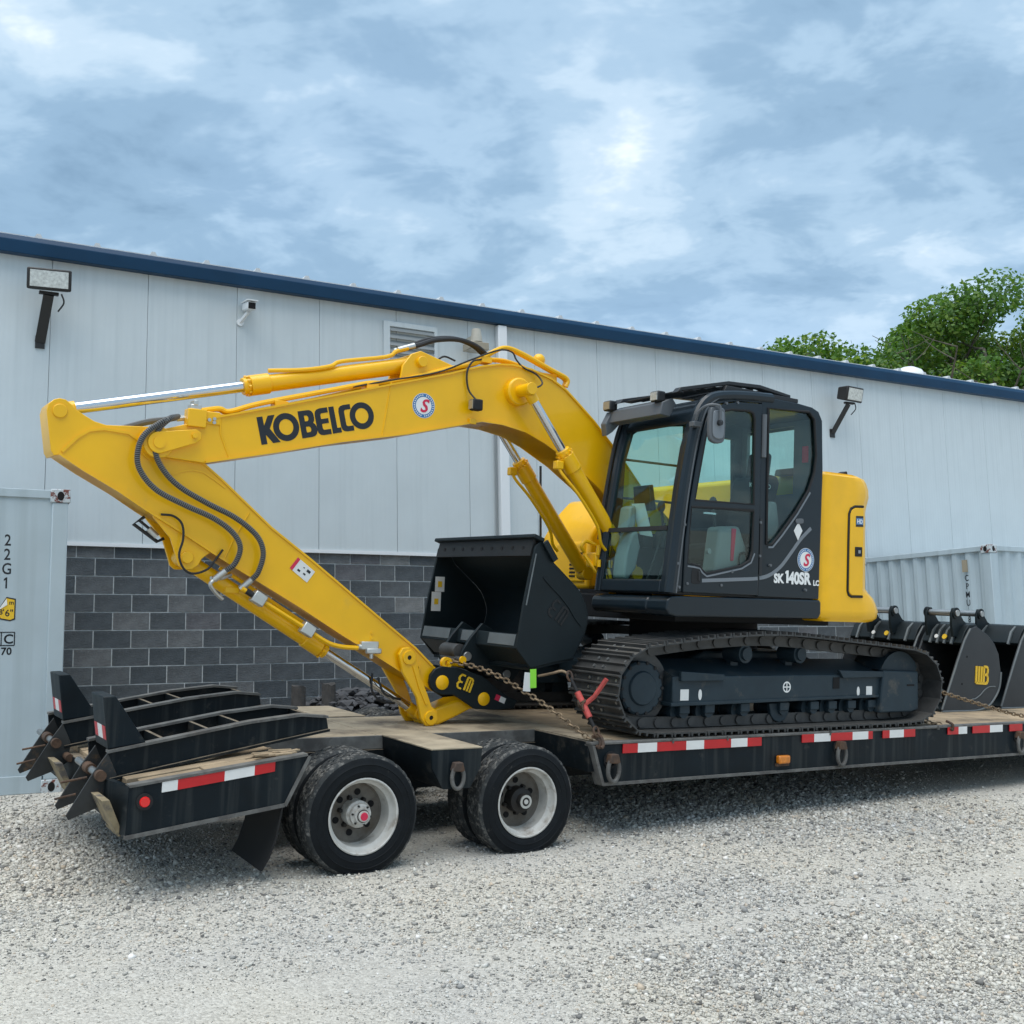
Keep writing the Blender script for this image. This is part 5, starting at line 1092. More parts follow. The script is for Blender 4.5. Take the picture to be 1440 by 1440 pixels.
MB().tube(spl([(1.31, YC-.25, 3.285), (1.265, YC-.20, 3.37), (1.245, YC-.20, 3.50), (1.30, YC-.18, 3.60), (1.4, YC-.15, 3.64)], 5), .008, 6).build('light_cable', M['hose'], bo)
MB().box(1.29, 1.35, YC-.20, YC-.17, 3.10, 3.145).build('light_mount', M['yellow'], bo, bev=.004)

# ---- arm --------------------------------------------------------------------
ap = TR['arm']
ar = MB().prism(ap, YC-.13, YC+.13).build('arm', M['yellow'], ex, bev=.004)
band(MB(), ap[14:21], YC-.14, YC+.14, -.014).build('arm_top_plate', M['yellow'], ar)
band(MB(), ap[24:38], YC-.14, YC+.14, -.014).build('arm_bottom_plate', M['yellow'], ar)
# doubler outlines on the head and welded rib
band(MB(), [(-1.72, 2.585), (-1.63, 2.69), (-1.555, 2.745), (-1.46, 2.765), (-1.30, 2.755), (-1.20, 2.70), (-1.05, 2.58)], YC-.14, YC-.129, -.018).build('head_rib', M['yellow'], ar)
band(MB(), [(-1.0, 2.50), (-.93, 2.53), (-.86, 2.545), (-.78, 2.535), (-.70, 2.49), (-.62, 2.44)], YC-.137, YC-.129, -.012).build('head_rib', M['yellow'], ar)
MB().tube([(-.44, YC-.131, 2.27), (-.55, YC-.131, 2.06), (-.60, YC-.131, 1.93)], .006, 6).build('weld_seam', M['yellow'], ar)
for s in (-1, 1):
    MB().cyl((-1.742, YC+s*.13, 2.843), (-1.742, YC+s*.142, 2.843), .046, n=28).build('head_pin', M['yellow'], ar, bev=.004)
    MB().cyl((tip[0], YC+s*.10, tip[1]), (tip[0], YC+s*.145, tip[1]), .12, n=32).build('pivot_boss', M['yellow'], ar)
    a = [(x, z) for x, z in TR['armbr']]+[(-.70, 2.02), (-1.08, 2.25)]
    MB().prism(a, YC+s*.105-.012, YC+s*.105+.012).build('cylinder_bracket', M['yellow'], ar, bev=.004)
MB().cyl((-.857, YC-.135, 1.934), (-.857, YC+.135, 1.934), .042, n=24).build('bracket_pin', M['yellow'], ar, bev=.004)
for x_, z_, r_ in ((.945, 1.178, .030), (.86, 1.255, .048)):
    MB().lathe([(r_*.45, 0), (r_*.45, -.02), (r_, -.02), (r_, 0)], (x_, YC-.13, z_), (0,1,0), 24).build('boss', M['yellow'], ar); MB().cyl((x_, YC-.12, z_), (x_, YC-.133, z_), r_*.46, n=14).build('boss_hole', M['matte'], ar)
lab = MB(); eu2 = Vector((.775, 0, -.56)).normalized(); ev2 = Vector((.56, 0, .775)).normalized(); c0 = Vector((-.02, YC-.1335, 1.885))
put2d(lab, [(-.085,-.05,0),(.085,-.05,0),(.085,.05,0),(-.085,.05,0)], [(0,1,2,3)], c0, eu2, ev2, (0,0,0)); lab.build('warning_label', M['label'], ar)
lab = MB(); put2d(lab, [(-.085,-.05,0),(-.060,-.05,0),(-.060,.05,0),(-.085,.05,0)], [(0,1,2,3)], c0, eu2, ev2, (0,-.0012,0)); lab.build('label_band', M['decal_r'], ar)
lab = MB()
for q in ((-.02,-.02,.012), (.03,-.015,.01), (.045,.02,.016), (.0,.02,.006)): put2d(lab, [(q[0]-q[2],q[1]-q[2]*.6,0),(q[0]+q[2],q[1]-q[2]*.6,0),(q[0]+q[2],q[1]+q[2]*.6,0),(q[0]-q[2],q[1]+q[2]*.6,0)], [(0,1,2,3)], c0, eu2, ev2, (0,-.0012,0))
lab.build('label_print', M['decal_k'], ar)

# ---- hydraulic cylinders ------------------------------------------------------
def ram(name, p0, pg, p1, rb, rr, par=ex, collar=.035, eye0=.06, eye1=.05):
    """barrel from p0 to gland pg, chromed rod on to p1"""
    p0, pg, p1 = Vector(p0), Vector(pg), Vector(p1); d = (p1-p0).normalized(); L = (pg-p0).length
    o = MB().cyl(p0+d*eye0*.9, p0+d*(L-.14), rb, n=28).build(name, M['yellow'], par)
    MB().cyl(p0+d*(L-.20), p0+d*(L-.05), rb*1.18, n=28).build('gland_collar', M['yellow'], o, bev=.006)
    MB().cyl(p0+d*(L-.05), p0+d*L, rb*.98, n=28).build('gland', M['yellow'], o, bev=.005)
    MB().cyl(p0+d*L, p1-d*eye1*.9, rr, n=24).build('rod', M['chrome'], o)
    y = Vector((0,1,0))
    MB().cyl(p0-y*.06, p0+y*.06, eye0, n=24).build('base_eye', M['yellow'], o, bev=.004); MB().cyl(p1-y*.055, p1+y*.055, eye1, n=24).build('rod_eye', M['yellow'], o, bev=.004)
    MB().cyl(p1-d*(eye1+.06), p1-d*eye1*.5, rr*1.25, n=20).build('rod_clevis', M['yellow'], o)
    a = d.orthogonal().normalized(); b_ = d.cross(a); q = p0+d*(L-.045)
    for k in range(10):
        an = 2*math.pi*k/10; e = q+(a*math.cos(an)+b_*math.sin(an))*rb*1.06; MB().cyl(e, e+d*.018, .011, n=6).build('gland_bolt', M['yellow'], o)
    return o
ac = ram('arm_cylinder', (.875, YC, 3.545), (-.50, YC, 3.195), (-1.735, YC, 2.862), .064, .040)
nb = ram('boom_cylinder', (2.86, YC-.35, 1.98), (2.035, YC-.35, 2.920), (1.725, YC-.35, 3.405), .062, .036)
fb_ = ram('boom_cylinder', (2.86, YC+.35, 1.98), (2.11, YC+.35, 2.93), (1.725, YC+.35, 3.405), .062, .036)
bk = ram('bucket_cylinder', (-.857, YC, 1.934), (.245, YC, 1.285), (1.050, YC, .815), .056, .034)
# pipes on the cylinders
MB().tube(spl([(-.32, YC-.02, 3.325), (-.05, YC-.055, 3.365), (.15, YC-.055, 3.42), (.25, YC-.03, 3.475), (.62, YC-.03, 3.565), (.70, YC-.03, 3.62), (.80, YC-.03, 3.66)], 4), .016, 8).build('cylinder_pipe', M['yellow'], ac)
for s, o in ((-1, nb), (1, fb_)):
    MB().tube(spl([(2.03, YC+s*.35-.02, 2.84), (2.05, YC+s*.35-.05, 2.76), (2.20, YC+s*.35-.08, 2.60), (2.40, YC+s*.35-.08, 2.36), (2.46, YC+s*.35-.06, 2.22), (2.52, YC+s*.35-.05, 2.16)], 4), .013, 8).build('cylinder_pipe', M['yellow'], o)
    MB().box(1.995, 2.065, YC+s*.35-.06, YC+s*.35-.0, 2.79, 2.86).build('pipe_block', M['yellow'], o, bev=.008)
MB().tube(spl([(-.60, YC-.03, 1.875), (-.40, YC-.055, 1.76), (0, YC-.055, 1.525), (.12, YC-.05, 1.46)], 4), .014, 8).build('cylinder_pipe', M['yellow'], bk)
MB().box(-.56, -.46, YC-.075, YC-.02, 1.70, 1.74).build('pipe_clamp', M['yellow'], bk, bev=.004)

# ---- boom piping ----------------------------------------------------------------
def pipe(pts, r_, m_='yellow', par=bo, name='hydraulic_pipe', n=8, k=5): return MB().tube(spl(pts, k), r_, n).build(name, M[m_], par)
for dy in (-.13, -.085):
    pipe([(-.86, YC+dy, 2.945), (-.70, YC+dy, 2.985), (-.62, YC+dy, 2.975), (-.40, YC+dy, 3.06), (.10, YC+dy, 3.215), (.42, YC+dy, 3.315), (.55, YC+dy, 3.335), (.70, YC+dy, 3.375), (1.1, YC+dy, 3.52), (1.35, YC+dy, 3.60), (1.52, YC+dy, 3.72), (1.64, YC+dy, 3.775), (1.80, YC+dy, 3.75), (2.10, YC+dy, 3.655), (2.26, YC+dy, 3.60), (2.25, YC+dy, 3.53)], .019 if dy < -.1 else .016)
for dy in (.05, .10):
    pipe([(-.80, YC+dy, 2.93), (-.55, YC+dy, 2.98), (.10, YC+dy, 3.18), (.7, YC+dy, 3.40), (1.2, YC+dy, 3.56), (1.6, YC+dy, 3.70), (1.9, YC+dy, 3.69), (2.18, YC+dy, 3.58)], .016)
pipe([(-.98, YC-.10, 2.885), (-.80, YC-.10, 2.92), (-.72, YC-.10, 2.905)], .020, 'zinc'); pipe([(-1.30, YC+.11, 2.80), (-1.12, YC+.11, 2.87), (-.98, YC+.10, 2.90)], .022, 'hosegrey')
for x_, z_ in ((-.25, 3.09), (.46, 3.318), (1.45, 3.665)): MB().box(x_-.05, x_+.05, YC-.155, YC-.05, z_-.045, z_+.005).build('pipe_clamp', M['yellow'], bo, bev=.004)
MB().box(-.93, -.80, YC-.20, YC-.10, 2.83, 2.955).build('manifold', M['yellow'], bo, bev=.006); MB().box(-.80, -.70, YC-.185, YC-.12, 2.86, 2.95).build('manifold', M['yellow'], bo, bev=.006)
for q in ((-.745, 2.875), (-.745, 2.90), (-.78, 2.89)): MB().cyl((q[0], YC-.186, q[1]), (q[0], YC-.196, q[1]), .013, n=6).build('manifold_bolt', M['zinc'], bo)
MB().box(-.905, -.83, YC-.165, YC-.08, 2.955, 2.99).build('clamp_block', M['zinc'], bo, bev=.006); MB().box(-.885, -.855, YC-.17, YC-.07, 2.985, 3.02).build('clamp_block', M['zinc'], bo, bev=.004)
MB().ball((2.02, YC-.05, 3.74), .055, 12).build('light_dome', M['yellow'], bo)
MB().box(1.98, 2.18, YC-.10, YC+.10, 3.56, 3.63).build('hose_block', M['yellow'], bo, bev=.008)
for dy in (-.04, .02, .07): MB().cyl((2.02, YC+dy, 3.63), (2.12, YC+dy, 3.61), .022, n=8).build('hose_fitting', M['zinc'], bo)
# black hoses looping over the boom back
for dy, h_ in ((-.02, .0), (.05, .02)):
    pipe([(.80, YC+dy, 3.66), (.92, YC+dy, 3.71+h_), (1.05, YC+dy, 3.765+h_), (1.25, YC+dy, 3.80+h_), (1.42, YC+dy, 3.775+h_), (1.55, YC+dy, 3.70+h_)], .020, 'hose', name='hydraulic_hose')
    MB().cyl((.72, YC+dy, 3.635), (.86, YC+dy, 3.69), .024, n=12).build('hose_fitting', M['zinc'], bo)
    pipe([(1.02, YC-.10, 3.58), (1.10, YC-.08, 3.63), (1.20, YC-.08, 3.61)], .008, 'hose', name='cable') if dy < 0 else None
pipe([(.30, YC-.14, 3.27), (.62, YC-.16, 3.365), (1.0, YC-.16, 3.475), (1.3, YC-.16, 3.62), (1.55, YC-.16, 3.735), (1.68, YC-.16, 3.74), (1.72, YC-.17, 3.68), (1.78, YC-.19, 3.62), (1.90, YC-.20, 3.58), (1.93, YC-.25, 3.51), (1.85, YC-.33, 3.455), (1.78, YC-.36, 3.43)], .007, 'hose', name='cable')
# sprung hoses from boom to arm: core with a wire guard wound as rings
def guarded(pts, r_, par, n_=9):
    c = spl(pts, 9); o = MB().tube(c, r_*.86, n_).build('guarded_hose', M['hose'], par)
    Q = np.array(c); seg = np.linalg.norm(np.diff(Q, axis=0), axis=1); cum = np.r_[0, np.cumsum(seg)]; mb = MB(); s = 0
    while s < cum[-1]-.01:
        i = min(np.searchsorted(cum, s, 'right')-1, len(seg)-1); p = Vector(Q[i]+(Q[i+1]-Q[i])*(s-cum[i])/seg[i]); d = Vector(Q[i+1]-Q[i]).normalized(); mb.cyl(p, p+d*.0062, r_*1.04, n=n_); s += .0135
    mb.build('hose_spring', M['hosegrey'], o); return o
YH = YC-.22
h1 = guarded([(-1.0, YC-.12, 2.885), (-1.10, YH, 2.84), (-1.215, YH, 2.74), (-1.255, YH, 2.62), (-1.235, YH, 2.50), (-1.12, YH, 2.375), (-.92, YH, 2.285), (-.72, YH, 2.21), (-.58, YH, 2.12), (-.52, YH, 2.02), (-.54, YH+.03, 1.91), (-.59, YH+.07, 1.855)], .020, ar)
h2 = guarded([(-.97, YC-.10, 2.90), (-1.06, YH+.02, 2.86), (-1.135, YH+.02, 2.76), (-1.14, YH+.02, 2.64), (-1.08, YH+.02, 2.52), (-.96, YH+.02, 2.41), (-.76, YH+.02, 2.31), (-.56, YH+.02, 2.225), (-.40, YH+.02, 2.11), (-.345, YH+.02, 1.99), (-.365, YH+.04, 1.86), (-.40, YH+.07, 1.80)], .020, ar)
for p, q in (((-.59, YH+.07, 1.855), (-.66, YH+.10, 1.79)), ((-.40, YH+.07, 1.80), (-.47, YH+.10, 1.73))): MB().cyl(p, q, .023, n=12).build('hose_fitting', M['zinc'], ar)
pipe([(-.66, YH+.10, 1.79), (-.685, YH+.10, 1.755), (-.64, YC-.10, 1.70), (-.58, YC-.08, 1.655)], .014, 'zinc', ar)
pipe([(-.68, YH+.11, 1.80), (-.60, YC-.08, 1.80), (-.52, YC-.06, 1.83)], .013, 'zinc', ar)
# thin return hose along the arm underside
pipe([(-1.06, YC-.15, 2.215), (-.98, YC-.16, 2.21), (-.92, YC-.17, 2.16), (-.905, YC-.17, 2.06), (-.925, YC-.165, 1.95), (-.89, YC-.16, 1.86), (-.82, YC-.155, 1.825), (-.72, YC-.15, 1.86), (-.66, YC-.15, 1.94), (-.62, YC-.15, 2.0)], .008, 'hose', ar, 'cable')
# arm pipe down to the valve
pipe([(-.47, YC-.155, 1.735), (-.36, YC-.155, 1.675), (.0, YC-.155, 1.475), (.18, YC-.155, 1.37), (.30, YC-.15, 1.335), (.44, YC-.15, 1.325)], .017, 'yellow', ar)
for x_, z_ in ((-.345, 1.668), (.035, 1.455)):
    d = Vector((.866, 0, -.5)); c_ = Vector((x_, YC-.15, z_)); MB().beam(c_-d*.05, c_+d*.05, .075, .085, (.5, 0, .866)).build('pipe_clamp', M['zinc'], ar, bev=.008)
MB().cyl((-.44, YC-.155, 1.72), (-.38, YC-.155, 1.686), .020, n=12).build('pipe_sleeve', M['hose'], ar)
MB().box(.46, .60, YC-.175, YC-.13, 1.315, 1.375).build('arm_valve', M['zinc'], ar, bev=.006); MB().box(.50, .62, YC-.19, YC-.15, 1.285, 1.325).build('arm_valve', M['zinc'], ar, bev=.008); MB().cyl((.44, YC-.155, 1.335), (.48, YC-.155, 1.335), .020, n=10).build('valve_union', M['zinc'], ar); MB().cyl((.545, YC-.17, 1.29), (.545, YC-.17, 1.25), .014, n=8).build('valve_cap', M['zinc'], ar)
for z_ in (1.44, 1.40): MB().cyl((.56, YC-.13, z_), (.56, YC-.137, z_), .012, n=8).build('port_plug', M['yellow'], ar)
pipe([(.66, YC-.06, 1.10), (.70, YC-.08, .99), (.78, YC-.08, .95), (.86, YC-.06, .93)], .009, 'hose', ar, 'cable'); pipe([(.62, YC-.04, 1.13), (.62, YC-.05, 1.0), (.70, YC-.05, .92), (.82, YC-.04, .90)], .009, 'hose', ar, 'cable')
# bracket under the arm with the black hose rack (far side)
mb = MB(); mb.tube([(-1.13, YC, 2.20), (-1.20, YC, 2.145), (-1.035, YC, 2.035), (-.99, YC, 2.06)], .013, 6); mb.tube([(-1.16, YC, 2.17), (-1.05, YC, 2.09)], .010, 6); mb.build('hose_rack', M['black'], ar)
MB().cyl((-1.10, YC, 2.12), (-1.04, YC, 2.07), .024, n=12).build('hose_fitting', M['zinc'], ar)
# hoses and manifold at the boom foot
fm = MB().box(2.46, 2.80, .98, 1.12, 2.02, 2.14).build('foot_manifold', M['yellow'], ex, bev=.012)
for k in range(9):
    x_, y_ = 2.47+.035*k, .97+.02*(k % 3); MB().cyl((x_, y_, 2.12), (x_, y_-.01, 2.20), .016, n=8).build('hose_union', M['yellow'], fm); MB().cyl((x_, y_-.02, 2.08), (x_, y_-.02, 2.02), .017, n=8).build('hose_union', M['zinc'] if k % 2 else M['yellow'], fm)
for k in range(5): pipe([(2.52+.05*k, .97, 2.04), (2.54+.05*k, .95, 1.95), (2.60+.04*k, .97, 1.84), (2.70+.03*k, 1.0, 1.72)], .016, 'hose' if k > 1 else 'yellow', fm, 'hydraulic_hose')
pipe([(2.40, 1.06, 2.14), (2.36, 1.05, 2.19), (2.40, 1.04, 2.23), (2.50, 1.03, 2.20)], .016, 'yellow', fm); pipe([(2.40, 1.06, 2.12), (2.48, 1.02, 2.0), (2.62, .98, 1.84), (2.70, .96, 1.76)], .017, 'yellow', fm)
pipe([(2.72, .98, 2.16), (2.70, .97, 2.23), (2.78, .96, 2.25), (2.84, .95, 2.18)], .016, 'yellow', fm)

# ---- linkage, coupler, bucket -------------------------------------------------
for s in (-1, 1):
    yy = YC+s*.165
    rk = MB().prism(TR['rockout'], yy-.018, yy+.018).build('rocker_link', M['yellow'], ex, bev=.006)
    for q in ((.853, 1.258), (1.062, .800)): MB().lathe([(.018, 0), (.018, -.012), (.052, -.012), (.055, 0)], (q[0], yy+s*.018, q[1]), (0, -s, 0), 24).build('link_boss', M['yellow'], rk); MB().cyl((q[0], yy, q[1]), (q[0], yy+s*.022, q[1]), .018, n=12).build('pin_hole', M['matte'], rk)
    band(MB(), [(.885, 1.19), (.945, 1.03), (1.01, .90)], yy+s*.018-.01, yy+s*.018+.012, .02).build('link_rib', M['yellow'], rk)
hl2 = MB().prism(TR['hlink'], YC-.115, YC+.115).build('bucket_link', M['yellow'], ex, bev=.02, seg=3)
MB().cyl((1.062, YC-.18, .80), (1.062, YC+.18, .80), .04, n=20).build('link_pin', M['yellow'], hl2)
cpl = MB(); 
for yy in (YC-.19, YC+.155): cpl.prism(TR['coup'], yy, yy+.035)
cp_ = cpl.build('quick_coupler', M['bucket'], ex, bev=.005)
MB().prism([(1.25, 1.16), (1.50, 1.09), (1.72, .95), (1.60, .93), (1.38, 1.02)], YC-.15, YC+.15).build('coupler_body', M['matte'], cp_)
for q, r_ in (((1.145, 1.068), .056), ((1.525, .935), .053)):
    for s in (-1, 1): MB().lathe([(0, -.012), (r_*.8, -.012), (r_, -.006), (r_, 0)], (q[0], YC+s*.19, q[1]), (0, -s, 0), 24).build('coupler_pin', M['yellow'], cp_)
# raised maker's mark on the coupler
def strokes(mb, segs, o, eu_, ev_, w_, d0, d1, y):
    for a, b_ in segs:
        pa = o+eu_*a[0]+ev_*a[1]; pb = o+eu_*b_[0]+ev_*b_[1]; mb.beam((pa.x, y, pa.z), (pb.x, y, pb.z), abs(d1-d0), w_, tuple((pb-pa).cross(Vector((0,1,0)))))
def em(par, o, eu_, ev_, s, y, m_, nm, th=.012):
    mb = MB(); sg = [((.0,.2),(.12,0)), ((.0,.2),(.0,.30)), ((.0,.30),(.10,.42)), ((.0,.62),(.10,.5)), ((.0,.62),(.0,.8)), ((.0,.8),(.12,1.0)), ((.12,0),(.42,0)), ((.12,1.0),(.42,1.0)), ((.1,.47),(.36,.47)), ((.70,0),(.70,1.0)), ((.95,0),(.95,.9)), ((1.2,0),(1.2,.8)), ((.70,1.0),(1.08,1.0)), ((1.08,1.0),(1.2,.85))]
    strokes(mb, [((a[0]*s, a[1]*s), (b_[0]*s, b_[1]*s)) for a, b_ in sg], Vector(o), eu_, ev_, s*.13, 0, th, y); return mb.build(nm, M[m_], par)
e1 = Vector((.93, 0, -.37)).normalized(); e2 = Vector((.37, 0, .93)).normalized()
em(cp_, (1.27, 0, 1.035), e1, e2, .105, YC-.193, 'decal_y', 'maker_mark')
lab = MB(); put2d(lab, [(0,0,0),(.045,0,0),(.045,.045,0),(0,.045,0)], [(0,1,2,3)], (1.625, YC-.1905, .93), e1, e2, (0,0,0)); lab.build('coupler_label', M['decal_r'], cp_)
lab = MB(); put2d(lab, [(.045,0,0),(.10,0,0),(.10,.045,0),(.045,.045,0)], [(0,1,2,3)], (1.625, YC-.1905, .93), e1, e2, (0,0,0)); lab.build('coupler_label', M['label'], cp_)
# ditching bucket: shell swept across, side plates, lip, ears
BK = TR['buck']; b0, b1 = .57, 2.09
shell = BK[0:13]                        # lip corner round the back to the heel
bu = MB(); band(bu, shell, b0+.01, b1-.01, .02); bu = bu.build('bucket', M['bucket'], ex, sharp=50)
inner = [(x*.985+.02, z) for x, z in shell]
for yy, nm in ((b0-.012, 'side_plate'), (b1-.012, 'side_plate')):
    MB().prism(BK, yy, yy+.024).build(nm, M['bucket'], bu, bev=.005)
# cutting lip with bolt holes, box lip bar at the other edge
lipd = Vector((1.753-1.628, 0, 2.005-2.183)).normalized()
MB().beam((1.600, b0-.03, 2.200), (1.600, b1+.03, 2.200), .10, .030, (.35, 0, 1)).build('cutting_edge', M['bucket'], bu, bev=.006)
MB().beam((1.575, b0+.02, 2.125), (1.575, b1-.02, 2.125), .02, .13, (.25, 0, 1)).build('edge_backing', M['bucketin'], bu)
for k in range(9): 
    yy = b0+.14+k*.155; MB().cyl((1.568, yy, 2.125), (1.560, yy, 2.125), .016, n=12).build('edge_bolt', M['matte'], bu)
MB().beam((1.75, b0-.03, 2.035), (1.65, b0-.03, 2.175), .028, .05, (1,0,0)).build('edge_strip', M['bucket'], bu, bev=.004)
# torque box across the top opening (hinge side) and its light edge
MB().prism([(1.440, 1.366), (1.463, 1.475), (1.53, 1.44), (1.572, 1.24)], b0+.012, b1-.012).build('torque_box', M['bucket'], bu, bev=.006)
for y0, y1 in ((b0+.03, .98), (1.16, 1.40), (1.60, b1-.03)): MB().beam((1.4505, y0, 1.425), (1.4505, y1, 1.425), .008, .085, (.2, 0, 1)).build('lip_plate', M['edge'], bu, bev=.003)
# ears reaching down to the coupler pins
earp = [(1.50, 1.53), (1.40, 1.42), (1.325, 1.31), (1.30, 1.245), (1.335, 1.19), (1.55, 1.14), (1.70, 1.06), (1.80, 1.07), (1.88, 1.16), (1.93, 1.30), (1.75, 1.40)]
for yy in (YC-.17, YC+.14): MB().prism(earp, yy, yy+.032).build('ear', M['bucket'], bu, bev=.005)
for q in ((1.365, 1.268), (1.735, 1.128)): MB().cyl((q[0], YC-.19, q[1]), (q[0], YC+.19, q[1]), .036, n=20).build('ear_pin', M['steel'], bu, bev=.003)
MB().cyl((1.335, YC-.12, 1.30), (1.335, YC+.12, 1.30), .062, n=24).build('pin_bush', M['steeld'], bu)
MB().cyl((1.300, YC-.215, 1.245), (1.300, YC+.10, 1.245), .024, n=14).build('safety_bar', M['steeld'], bu); MB().cyl((1.300, YC-.215, 1.245), (1.300, YC-.235, 1.245), .028, n=14).build('bar_cap', M['yellow'], bu)
MB().cyl((1.20, YC-.14, 1.215), (1.36, YC-.14, 1.20), .022, n=10).build('coupler_hook', M['yellow'], cp_); MB().lathe([(.022, -.02), (.045, -.02), (.045, .02), (.022, .02)], (1.20, YC-.14, 1.215), (0,1,0), 18, closed=True).build('lifting_eye', M['yellow'], cp_)
# wear strip and marks on the near plate, labels inside, hanging tag
band(MB(), [(1.655, 1.90), (1.72, 1.84), (1.82, 1.76), (1.90, 1.68), (1.96, 1.60), (2.02, 1.54)], b0-.020, b0-.010, .012).build('wear_strip', M['bucket'], bu)
MB().tube([(1.512, b0-.014, 1.69), (1.585, b0-.014, 2.08)], .006, 6).build('plate_edge', M['edge'], bu)
em(bu, (1.705, 0, 1.64), Vector((.80, 0, -.60)), Vector((.60, 0, .80)), .13, b0-.013, 'bucketin', 'embossed_mark', .008)
for q, w_, h_ in (((1.545, 1.83), .10, .13), ((1.515, 1.68), .105, .165)):
    lab = MB(); lab.box(q[0]-.001+.01, q[0]+.10, b1-.0155, b1-.0135, q[1]-h_/2, q[1]+h_/2); lab.build('shipping_label', M['label'], bu)
    MB().box(q[0]+.035, q[0]+.075, b1-.0175, b1-.0165, q[1]-.025, q[1]+.025).build('label_mark', M['decal_y'], bu)
MB().beam((1.585, b0-.03, 1.215), (1.592, b0-.03, 1.075), .055, .002, (0,1,0)).build('hang_tag', M['green'], bu); MB().beam((1.545, b0-.026, 1.19), (1.535, b0-.026, 1.05), .065, .002, (0,1,0)).build('hang_tag', M['label'], bu)
# ================================================================== chains and binder
def chain(name, pts, label, group='tie down chains on the trailer', link=.062, wr=.0075, mat_='chain'):
    c = spl(pts, 10); Q = np.array(c); seg = np.linalg.norm(np.diff(Q, axis=0), axis=1); cum = np.r_[0, np.cumsum(seg)]; mb = MB(); s = 0; k = 0; pit = link-2*wr*1.25
    while s+pit < cum[-1]:
        def at(t):
            i = min(np.searchsorted(cum, t, 'right')-1, len(seg)-1); return Vector(Q[i]+(Q[i+1]-Q[i])*(t-cum[i])/seg[i])
        p, q = at(s), at(s+pit); d = (q-p).normalized(); a = d.orthogonal().normalized(); b_ = d.cross(a); ang = .5+(math.pi/2 if k % 2 else 0)
        u = a*math.cos(ang)+b_*math.sin(ang); m = (p+q)/2; hw_ = .0155; hl_ = link/2-wr-hw_; pth = []
        for j in range(6): th = -math.pi/2+math.pi*j/5; pth.append(m+d*(hl_+hw_*math.cos(th))+u*(hw_*math.sin(th)))
        for j in range(6): th = math.pi/2+math.pi*j/5; pth.append(m+d*(-hl_+hw_*math.cos(th))+u*(hw_*math.sin(th)))
        mb.tube(pth, wr, 5, closed=True); s += pit; k += 1
    e = thing(name, label, 'chain', FT, pts[-1], group); e.empty_display_size = .05
    mb.build('chain_links', M[mat_], e); return e
def hook(par, p, s=1):
    x, y, z = p; MB().tube(spl([(x-.03, y, z+.03), (x, y-.005, z+.02), (x+.02, y-.03, z), (x+.012, y-.035, z-.045), (x-.012, y-.03, z-.03)], 4), .012, 8).build('grab_hook', M['rust'], par)
c1 = chain('tie_down_chain', [(1.22, YC-.14, 1.235), (1.35, YC-.30, 1.20), (1.45, .80, 1.14), (1.62, .45, .97), (1.76, .10, .775), (1.79, .045, .745)], 'rusty tie-down chain running from the coupler to the corner of the side rail'); hook(c1, (1.80, .025, .745))
c2 = chain('tie_down_chain', [(5.66, .45, 1.12), (5.80, .40, 1.08), (6.2, .35, .98), (6.6, .27, .88), (7.0, .18, .79), (7.3, .05, .745), (7.4, .02, .74)], 'rusty tie-down chain stretched from the rear of the track past the marked spare bucket')
c3 = chain('tie_down_chain', [(5.50, .25, .80), (5.56, .18, .765), (5.66, .10, .748), (5.74, .035, .742)], 'short slack chain end lying on the deck edge behind the rear track'); hook(c3, (5.78, .022, .742))
lb = thing('load_binder', 'red lever load binder chained across the front of the near track', 'load binder', FT, (1.80, .02, .74))
a, b_ = Vector((1.70, .24, 1.20)), Vector((1.80, .0, .79)); d = (b_-a)
MB().cyl(a+d*.30, a+d*.72, .024, n=14).build('barrel', M['redpaint'], lb)
MB().cyl(a+d*.06, a+d*.30, .012, n=10).build('screw_rod', M['matte'], lb); MB().cyl(a+d*.72, a+d*.92, .013, n=10).build('screw_rod', M['matte'], lb)
MB().tube([a+d*.52, a+d*.52+Vector((.05, -.06, .07)), a+d*.52+Vector((.10, -.13, .20))], .017, 8).build('handle', M['redpaint'], lb)
for p in (a+d*.03, a+d*.95):
    MB().tube([p+Vector((.022*math.cos(t_), .012*math.sin(t_), .034*math.sin(t_))) for t_ in np.linspace(0, 2*math.pi, 14, endpoint=False)], .009, 6, closed=True).build('end_link', M['rust'], lb)
MB().tube(spl([(1.80, .01, .80), (1.825, -.012, .77), (1.83, -.03, .72), (1.81, -.035, .70)], 4), .012, 8).build('grab_hook', M['rust'], lb)
MB().tube(spl([a, a+Vector((-.03, .05, .02)), a+Vector((-.08, .10, .0)), a+Vector((-.12, .22, -.03))], 4), .010, 8).build('grab_hook', M['chain'], lb)
cc = MB(); q0 = a+d*.50
for k in range(7):
    aa = k*.9; p = q0+d*(.012*k-.03); cc.tube([p+Vector((.030*math.cos(t_+aa), .022*math.sin(t_), .030*math.sin(t_+aa))) for t_ in np.linspace(0, 2*math.pi, 10, endpoint=False)], .006, 5, closed=True)
cc.build('wrapped_chain', M['rust'], lb)

